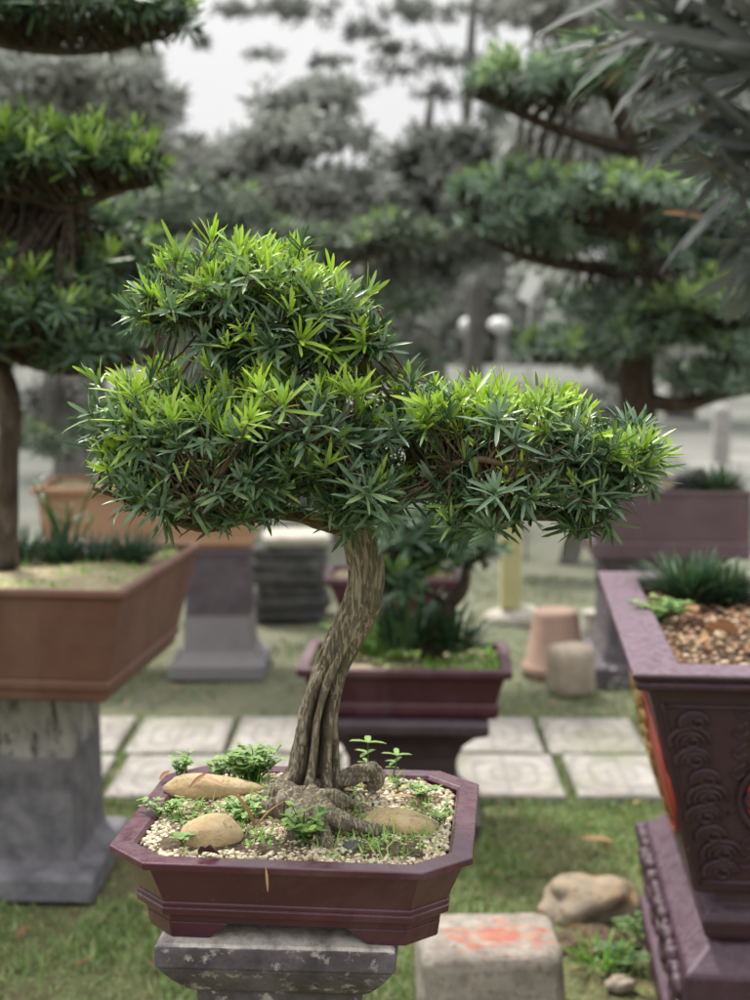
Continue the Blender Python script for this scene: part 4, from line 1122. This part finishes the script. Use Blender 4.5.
branch([(285, 340, 1.755), (230, 330, 1.72), (180, 312, 1.70), (140, 300, 1.69)], [.005, .0042, .003, .002], 17., 40, 10)
branch([(342, 430, 1.76), (300, 430, 1.81), (240, 425, 1.85), (170, 420, 1.86)], [.008, .006, .005, .003], 18., 40, 10)
branch([(350, 505, 1.752), (420, 465, 1.80), (500, 450, 1.84), (570, 455, 1.85)], [.009, .007, .005, .003], 19., 40, 10)
branch([(318, 362, 1.758), (330, 330, 1.80), (310, 300, 1.83)], [.006, .004, .002], 20., 30, 10)
branch([(344, 470, 1.755), (350, 450, 1.70), (340, 440, 1.65), (320, 430, 1.61)], [.007, .005, .004, .002], 21., 30, 10)
branch([(420, 490, 1.73), (440, 470, 1.67), (480, 460, 1.63), (520, 470, 1.61)], [.007, .005, .004, .002], 22., 30, 10)
# bare twig under the left pad
branch([(188, 498, 1.60), (205, 490, 1.595), (216, 478, 1.59)], [.0016, .0022, .002], 23., 16, 8)
BP = np.concatenate(BR)
mt = MB()
PADS = [  # x, y, Y, rx, ry (px), depth radius m, rosettes, youth
 ('top', [(240, 290, 1.76, 70, 42, .10, 112, .95), (308, 316, 1.74, 46, 38, .09, 80, .85), (362, 340, 1.735, 24, 16, .05, 20, .8), (192, 312, 1.74, 52, 26, .08, 55, .7), (270, 345, 1.72, 70, 26, .08, 55, .5)]),
 ('left', [(146, 430, 1.71, 50, 46, .10, 80, 1.0), (215, 425, 1.70, 85, 50, .13, 135, .7), (310, 430, 1.70, 76, 46, .13, 120, .7), (255, 478, 1.69, 105, 32, .12, 115, .35), (152, 470, 1.69, 50, 20, .10, 38, .7)]),
 ('right', [(430, 425, 1.74, 58, 32, .11, 90, .8), (505, 435, 1.73, 72, 42, .13, 135, .9), (575, 455, 1.72, 52, 36, .11, 80, 1.1), (632, 462, 1.71, 34, 22, .08, 40, 2.), (490, 486, 1.70, 60, 34, .12, 72, .3), (575, 490, 1.70, 48, 18, .09, 34, .4), (485, 520, 1.66, 40, 18, .06, 18, .2)]),
 ('centre', [(368, 495, 1.68, 36, 34, .07, 50, .3), (350, 520, 1.66, 24, 20, .03, 7, .2), (165, 500, 1.645, 46, 12, .05, 24, .3), (240, 512, 1.66, 46, 12, .05, 22, .2), (590, 522, 1.68, 24, 10, .04, 10, .3)])]
for nm, lst in PADS:
    mb = MB()
    for k, (x, y, Y, rx, ry, rd, n, yp) in enumerate(lst):
        pad(mb, mt, (x, y, Y, rx, ry, rd), int(n * 1.6), .041, .0046, 14, 2, yp * 1.5, BP, .0013, seed=k * 3.3 + len(nm), shoots=.03)
    o = mb.build('foliage_pad', M['leaf'], tree)
mt.build('twigs', M['twig'], tree)

# ------------------------------------------------------------------ other bonsai trees
def bonsai(name, label, base, trunks, pads, leafm, barkm, L, W, k, lod, group=None, tw=.003, cat='tree', low=.5):
    t = empty(name, base, label, cat, group)
    pts = []
    for i, (P, R) in enumerate(trunks):
        mb = MB(); W3 = np.array([p if len(p) == 3 and isinstance(p, np.ndarray) else at(*p) for p in P])
        tube(mb, W3, R, 40 if i == 0 else 24, 18 if i == 0 else 10, .2, 12, .3, None, i * 2.2 + base[0]); mb.build('trunk' if i == 0 else 'branch', barkm, t)
        pts.append(crom(W3, 16))
    bp = np.concatenate(pts); mtw = MB()
    for i, (x, y, Y, rx, ry, rd, n, yp) in enumerate(pads):
        mb = MB(); pad(mb, mtw, (x, y, Y, rx, ry, rd), n, L, W, k, lod, yp, bp, tw, seed=i * 4.1 + base[0], low=low)
        mb.build('foliage_pad', leafm, t)
    mtw.build('twigs', barkm, t)
    return t
lb = onz(4, 562, .82)
bonsai('bonsai_tree', 'dark layered bonsai with thick pads growing from the brown trough at left', lb,
       [([(4, 566, 3.75), (6, 520, 3.75), (8, 460, 3.75), (10, 400, 3.77), (-15, 340, 3.8), (-60, 250, 3.82), (-80, 120, 3.82), (-40, 10, 3.8), (-20, -60, 3.8)], [.045, .032, .028, .028, .03, .03, .028, .022, .012]),
        ([(-70, 200, 3.82), (-10, 190, 3.7), (40, 200, 3.65), (70, 207, 3.6), (120, 190, 3.6), (150, 185, 3.6)], [.02, .018, .015, .013, .009, .005]),
        ([(-10, 345, 3.8), (40, 365, 3.7), (90, 372, 3.7), (150, 360, 3.72)], [.02, .016, .012, .006]),
        ([(-50, 30, 3.8), (30, 48, 3.7), (100, 50, 3.7), (170, 35, 3.7)], [.018, .014, .010, .005]),
        ([(-15, 340, 3.8), (60, 330, 4.0), (130, 310, 4.2), (220, 290, 4.3)], [.02, .016, .012, .006])],
       [(60, 15, 3.7, 120, 32, .25, 260, .15), (-20, -20, 3.75, 100, 50, .3, 150, .1), (140, 5, 3.7, 42, 26, .16, 60, .2),
        (60, 160, 3.6, 82, 34, .22, 200, .9), (130, 165, 3.58, 34, 26, .14, 50, 1.2), (-10, 165, 3.6, 60, 36, .22, 120, .5),
        (40, 310, 3.62, 62, 34, .2, 130, 1.3), (-10, 315, 3.65, 50, 40, .2, 90, 1.2), (110, 315, 3.75, 55, 24, .18, 90, .6), (60, 350, 3.75, 100, 26, .25, 170, .1),
        (5, 225, 3.95, 50, 50, .2, 190, .2), (75, 225, 4.05, 60, 28, .22, 150, .6), (40, 265, 3.8, 70, 26, .2, 150, 1.2), (130, 270, 4.35, 75, 38, .26, 140, .6), (60, 265, 4.3, 60, 26, .24, 90, .5), (110, 350, 4.1, 60, 26, .2, 80, .1)],
       M['leaf_left'], M['bark_dark'], .066, .0095, 17, 1, low=.35)
rb = onz(640, 470, .79)
bonsai('bonsai_tree', 'tall grey green layered bonsai rooted in the dull purple pot at right', rb,
       [([(638, 478, 6.0), (638, 430, 6.0), (640, 400, 6.0), (636, 370, 6.0), (645, 330, 6.0), (655, 280, 6.02), (640, 220, 6.02), (630, 150, 6.0), (610, 90, 6.0), (590, 40, 6.0)], [.11, .085, .072, .07, .06, .055, .05, .04, .03, .015]),
        ([(645, 340, 6.0), (690, 330, 5.85), (730, 340, 5.8)], [.04, .03, .012]), ([(642, 400, 6.0), (680, 405, 5.9), (720, 395, 5.9), (760, 390, 5.9)], [.035, .03, .025, .012]),
        ([(645, 330, 6.0), (600, 355, 5.9), (550, 362, 5.85)], [.03, .022, .01]), ([(652, 270, 6.02), (590, 268, 5.85), (520, 255, 5.8), (480, 235, 5.8)], [.035, .026, .018, .008]),
        ([(630, 150, 6.0), (560, 130, 5.9), (500, 105, 5.85), (468, 95, 5.85)], [.03, .022, .016, .008]), ([(640, 220, 6.02), (630, 235, 5.7), (610, 225, 5.5)], [.03, .02, .01]),
        ([(640, 210, 6.02), (700, 200, 5.8), (740, 190, 5.7)], [.03, .02, .01])],
       [(525, 85, 5.85, 60, 28, .3, 190, 1.1), (590, 75, 5.9, 50, 36, .3, 130, .8), (650, 60, 6.0, 55, 40, .3, 110, .4),
        (530, 200, 5.8, 54, 38, .3, 200, .5), (500, 228, 5.8, 36, 24, .25, 80, .4), (575, 240, 5.8, 46, 24, .3, 90, .2),
        (620, 195, 5.45, 54, 26, .25, 180, 1.1), (580, 205, 5.5, 30, 22, .2, 60, .6), (690, 215, 5.8, 60, 45, .3, 140, .2),
        (660, 262, 5.85, 55, 20, .3, 110, .45), (725, 250, 5.85, 45, 30, .3, 90, .3), (700, 305, 5.7, 62, 27, .3, 190, 1.3), (600, 308, 6.0, 50, 18, .3, 80, .4),
        (565, 345, 5.85, 46, 18, .28, 120, 1.5), (620, 345, 5.8, 35, 26, .28, 80, .4), (725, 380, 5.9, 52, 20, .28, 150, .4), (735, 340, 5.8, 40, 20, .28, 110, .9), (650, 335, 5.85, 44, 16, .28, 80, .6), (745, 285, 5.75, 40, 26, .28, 120, .9), (470, 190, 5.85, 20, 18, .2, 50, .6), (700, 140, 6.1, 60, 36, .35, 110, .3)],
       M['leaf_right'], M['bark_dark'], .075, .012, 12, 0, low=.4)
mbse = at(432, 655, 4.2)
bonsai('bonsai_tree', 'small dark leaning bonsai in the weedy plum pot behind the trunk', (mbse[0], mbse[1], .475),
       [([(430, 662, 4.2), (436, 625, 4.2), (447, 605, 4.2), (462, 588, 4.2), (468, 560, 4.2)], [.035, .026, .024, .02, .012]), ([(447, 605, 4.2), (415, 580, 4.15), (400, 560, 4.1)], [.014, .01, .006])],
       [(410, 535, 4.15, 34, 22, .14, 80, .05), (456, 545, 4.2, 36, 22, .14, 90, .05), (400, 580, 4.1, 24, 20, .12, 50, .1)],
       M['leaf_mid'], M['bark_dark'], .07, .013, 11, 1)
ob = np.array([-.9, 6.2, .79])
bonsai('bonsai_tree', 'hazy green bonsai in the orange trough with a long pad reaching right', ob,
       [([(160, 500, 6.2), (165, 440, 6.2), (180, 380, 6.2), (200, 320, 6.25), (215, 260, 6.3), (220, 200, 6.3)], [.08, .06, .055, .05, .04, .02]),
        ([(205, 300, 6.25), (280, 280, 6.2), (350, 262, 6.2), (420, 240, 6.2)], [.035, .028, .02, .01]), ([(215, 240, 6.3), (170, 215, 6.3), (120, 200, 6.3)], [.03, .02, .01]), ([(190, 350, 6.2), (120, 330, 6.3), (60, 340, 6.3)], [.03, .02, .01]),
        ([(190, 370, 6.2), (260, 380, 6.2), (330, 395, 6.2), (390, 380, 6.2)], [.03, .022, .015, .008])],
       [(395, 236, 6.2, 46, 16, .25, 130, 1.1), (335, 245, 6.2, 50, 22, .3, 120, .5), (270, 250, 6.3, 55, 26, .3, 130, .2), (200, 215, 6.4, 70, 34, .35, 160, .3), (120, 225, 6.4, 60, 34, .35, 140, .25),
        (180, 300, 6.4, 60, 30, .3, 120, .2), (60, 440, 6.4, 40, 22, .25, 70, .4), (60, 340, 6.4, 60, 36, .3, 100, .1), (400, 300, 6.3, 35, 24, .25, 70, .1), (400, 366, 6.2, 40, 14, .2, 70, .0)],
       M['leaf_orange'], M['bark_grey'], .08, .014, 12, 0, low=.4)

# near overhanging branch, top right
nb = (.62, 1.12, 0)
t = empty('overhanging_tree', nb, 'out of focus grey strap leaves hanging into the top right corner', 'tree')
mb = MB(); tube(mb, [(.62, 1.12, 0), (.63, 1.12, .6), (.58, 1.12, 1.2), (.50, 1.10, 1.62), (.45, 1.08, 1.72)], [.035, .028, .024, .018, .01], 50, 14, .2, 30, .3); mb.build('trunk', M['bark_grey'], t)
FR = [(735, 70, 1.06), (770, 150, 1.04), (690, 20, 1.09), (745, 10, 1.08), (720, 130, 1.07), (640, 40, 1.14), (775, 215, 1.06), (700, -40, 1.08), (775, 60, 1.04), (800, 240, 1.04)]
for i, (x, y, Y) in enumerate(FR):
    mb = MB(); p = at(x, y, Y); tube(mb, [(.50, 1.10, 1.62), (.41, 1.08, (1.64 + p[2]) / 2 + .02), p], [.008, .006, .003], 16, 8, .2, 40); mb.build('branch', M['bark_grey'], t)
mb = MB()
AX = np.array([(-.85, -.25, .05), (-.9, -.3, -.2), (-.85, -.2, .25), (-.3, -.5, .6), (-.8, -.3, -.45), (-.9, -.1, .15), (-.7, -.3, -.6), (-.5, -.4, .4), (-.5, -.8, .1), (-.6, -.2, -.6)], float)
PF = np.array([at(*q) for q in FR])
yth = np.array([0, 0, .0, 0, 0, .5, .05, 0, 0, .2])
rosettes(mb, PF, AX, yth, .118, .0094, 28, 2, (8, 78), .25)
mb.build('foliage', M['leaf_front'], t)
p = at(664, 213, 1.08); dl = dry_leaf('dead_leaf', 'brown dead leaf hanging among the grey leaves at top right', p, .036, .009, .2, -.02, .1, M['dry'], .6)

# ------------------------------------------------------------------ far trees
def far_tree(name, label, x, Y, trunkr, top_y, crowns, leafm, n, lf, group='grey trees far behind the bonsai', seed=0, low=.8):
    """crowns in photo directions: (x, y, rx, ry) at distance Y"""
    bx = (x - 375) / FP * Y * 1.0
    t = empty(name, (bx, Y, -.02), label, 'tree', group)
    mb = MB(); top = at(x + 6, top_y, Y)
    cr = at(x, (top_y + 420) / 2, Y)
    tube(mb, [(bx, Y, -.05), (bx + .1, Y, cr[2] * .5), (cr[0] - .1, Y, cr[2]), top], [trunkr * 1.3, trunkr, trunkr * .8, trunkr * .3], 24, 12, .15, 3, .3, None, seed); mb.build('trunk', M['bark_grey'], t)
    mbb = MB()
    tot = sum(c[2] * c[3] for c in crowns)
    mb = MB()
    for i, (cx, cy, rx, ry) in enumerate(crowns):
        c = at(cx, cy, Y + rng.uniform(-.4, .4)); s = Y / FP
        m = int(n * rx * ry / tot)
        P, A, d, r = pad_points(c, (rx * s, (rx + ry) * .5 * s, ry * s), m, .3, low, .35, seed + i * 2.7, .75)
        clump = np.array([noise.noise(Vector(tuple(p * (3. / lf) * .12 + seed))) for p in P])
        keep = clump > -.22; P, A, clump = P[keep], A[keep], clump[keep]
        rosettes(mb, P, A, np.clip(.05 + .25 * d[keep][:, 2] + .25 * clump, 0, .5), lf, lf * .3, 6, 0, (15, 110))
        st = at(x, min(cy + 90, 400), Y)
        if seed == 8 and abs(cx - x) > 60: continue
        lk = .5 if seed == 8 else 1.
        tube(mbb, [st, st * .55 + c * .45 + np.array([0, 0, .1]), c], [trunkr * .3 * lk, trunkr * .2 * lk, trunkr * .04], 10, 7, .1, 3)
    mbb.build('limbs', M['bark_grey'], t); mb.build('crown', leafm, t)
    return t
far_tree('garden_tree', 'grey layered conical tree against the white sky left of centre', 305, 12, .11, 90, [(308, 100, 48, 22), (305, 140, 62, 24), (250, 165, 60, 18), (320, 190, 70, 22), (230, 205, 70, 22), (290, 235, 90, 24)], M['leaf_grey'], 2600, .16, seed=1)
far_tree('garden_tree', 'broad grey tree right of centre below the bright sky gaps', 425, 14, .12, 100, [(425, 165, 40, 26), (460, 150, 30, 22), (410, 200, 60, 40), (440, 240, 60, 40), (400, 285, 50, 30)], M['leaf_dgrey'], 2800, .17, seed=2)
far_tree('garden_tree', 'grey tree between the two upper pads of the left tree', 60, 11, .1, 70, [(40, 85, 60, 40), (110, 95, 60, 34), (60, 130, 80, 30), (120, 62, 34, 22), (150, 155, 50, 22)], M['leaf_grey'], 2600, .15, seed=3)
far_tree('garden_tree', 'grey foliage mass behind the left side trees', 170, 15, .12, 150, [(130, 190, 90, 40), (210, 170, 60, 30), (180, 240, 110, 50), (60, 230, 90, 50), (250, 290, 110, 50), (100, 310, 110, 50)], M['leaf_dgrey'], 3600, .19, seed=4)
far_tree('garden_tree', 'dark grey tree rising behind the right bonsai', 620, 13, .14, -60, [(560, 10, 56, 40), (640, 60, 90, 70), (720, 60, 80, 80), (535, 150, 36, 30), (600, 160, 90, 60), (700, 170, 90, 60), (560, -40, 50, 40)], M['leaf_grey'], 3400, .17, seed=5)
far_tree('garden_tree', 'low grey shrubby tree behind the main crown', 330, 10, .08, 300, [(340, 330, 70, 34), (270, 350, 60, 36), (390, 325, 40, 24), (220, 390, 70, 30), (330, 372, 60, 20)], M['leaf_dgrey'], 2200, .14, seed=6)
far_tree('garden_tree', 'grey shrubby tree behind the right bonsai trunk', 620, 11, .08, 300, [(560, 300, 50, 30), (680, 360, 80, 24), (610, 330, 70, 40), (710, 320, 60, 50)], M['leaf_grey'], 2200, .15, seed=7)
far_tree('garden_shrub', 'grey rounded shrub on the lawn behind the orange trough', 70, 9, .05, 380, [(60, 420, 56, 40), (130, 430, 56, 36), (20, 400, 50, 40), (200, 450, 50, 26)], M['leaf_dgrey'], 1800, .11, seed=17)
far_tree('garden_shrub', 'grey low shrub left of the dull purple pot', 570, 9, .05, 390, [(560, 420, 50, 26), (520, 440, 40, 20), (610, 410, 40, 20)], M['leaf_dgrey'], 1300, .10, seed=18)
far_tree('tall_tree', 'tall far tree with thin leafy sprays across the white sky', 470, 26, .16, -40, [(290, 8, 50, 12), (360, 30, 40, 10), (420, 10, 50, 14), (500, 10, 40, 18), (330, 62, 26, 8), (400, 72, 30, 10), (450, 60, 30, 12), (500, 120, 30, 40), (230, 10, 26, 10), (200, 40, 14, 8), (265, 55, 18, 7), (310, 85, 20, 7), (360, 88, 22, 8), (395, 48, 26, 9), (440, 95, 26, 12), (425, 130, 22, 10)], M['leaf_dgrey'], 1250, .17, seed=8, low=1)
far_tree('tall_tree', 'distant grey tree at the left skyline', 90, 24, .2, 60, [(50, 60, 90, 50), (125, 115, 50, 36), (30, 150, 90, 60), (150, 190, 80, 50), (220, 230, 90, 50)], M['leaf_grey'], 3000, .3, seed=9)
far_tree('tall_tree', 'distant grey tree at the right skyline', 680, 24, .2, 0, [(630, 60, 70, 80), (700, 60, 90, 90), (560, 180, 80, 70), (690, 200, 100, 80), (520, 250, 50, 50)], M['leaf_grey'], 3600, .3, seed=10)
far_tree('tall_tree', 'distant grey tree behind the central gap', 400, 40, .3, 180, [(330, 215, 70, 36), (420, 215, 70, 40), (380, 265, 90, 40), (480, 255, 60, 36), (520, 215, 60, 50), (290, 270, 70, 40)], M['leaf_grey'], 3200, .45, seed=12)
# far treeline, one mass
mb = MB()
n = 9000; X = rng.uniform(-42, 42, n); Yv = rng.uniform(62, 74, n)
top = 4.6 + 1.6 * np.array([fbm((x, 0, 0), .12, 4) for x in X]); top = np.maximum(top, 1)
Z = rng.uniform(0, 1, n) ** .8 * top
P = np.column_stack([X, Yv, Z]); rosettes(mb, P, norm(rng.normal(0, .5, (n, 3)) + np.array([0, -.4, .6])), rng.uniform(0, .4, n), 1.0, .45, 6, 0, (15, 110))
tag(mb.build('treeline', M['leaf_grey']), 'grey wooded skyline beyond the drive', 'trees', None, 'stuff')

# far small things
def globe(x, Y, lab):
    c = at(x, 325, Y); e = empty('globe_lamp', (c[0], Y, -.02), lab, 'lamp', 'white globe lamps by the drive')
    mb = MB(); lathe(mb, [(.14, -.03), (.14, .03), (.05, .06), (.04, c[2] - .2), (.07, c[2] - .18), (.07, c[2] - .12)], (c[0], Y, 0), 16); mb.build('post', M['concrete'], e)
    mb = MB(); V, F = ico(3); mb.add(V * np.array((.23, .23, .16)) + c, F); mb.build('globe', M['white'], e)
globe(470, 30, 'white globe lamp left of its twin by the far drive'); globe(499, 30, 'white globe lamp right of its twin by the far drive')
c = at(530, 288, 9); e = empty('notice_board', (c[0], 9, -.02), 'small tilted white board on a thin pole behind the bonsai', 'sign')
mb = MB(); tube(mb, [(c[0], 9.02, -.03), (c[0], 9.02, c[2] + .05)], [.009, .009], 6, 8); mb.build('pole', M['concrete'], e)
mb = MB(); box(mb, -.045, .045, -.008, .008, -.085, .085); V = mb.V[0]; a = -.45
x, z = V[:, 0].copy(), V[:, 2].copy(); V[:, 0] = x * math.cos(a) - z * math.sin(a); V[:, 2] = x * math.sin(a) + z * math.cos(a); mb.V[0] = V + c; mb.build('board', M['white'], e)
b = onz(720, 462, 0)
mb = MB(); loft(mb, .085, .085, [(0, -.03), (0, .56), (.01, .60), (.04, .63)], 0, 0, True, True, T((b[0], b[1], 0), 0)); tag(mb.build('concrete_bollard', M['concrete'], None, (b[0], b[1], 0), bevel=.01), 'pale concrete bollard by the drive behind the dull purple pot', 'bollard')
# rockery on the back right pot
rock('stone', 'dark mossy rock on the soil of the dull purple pot', 'stone', (1.33, 5.95, .80), (.10, .09, .075), M['slate'], 5.5, .3, 1.6)
rock('stone', 'pale blue grey rock beside the big tree trunk', 'stone', (1.12, 5.85, .80), (.07, .07, .06), M['stone_pale'], 6.5, .3, 1.6)
tuft('mondo_grass', 'dull green grass mound on the rockery of the purple pot', (1.40, 5.86, .80), 160, .11, .01, M['mondo'], 1.2, None, .4, rad=.08)
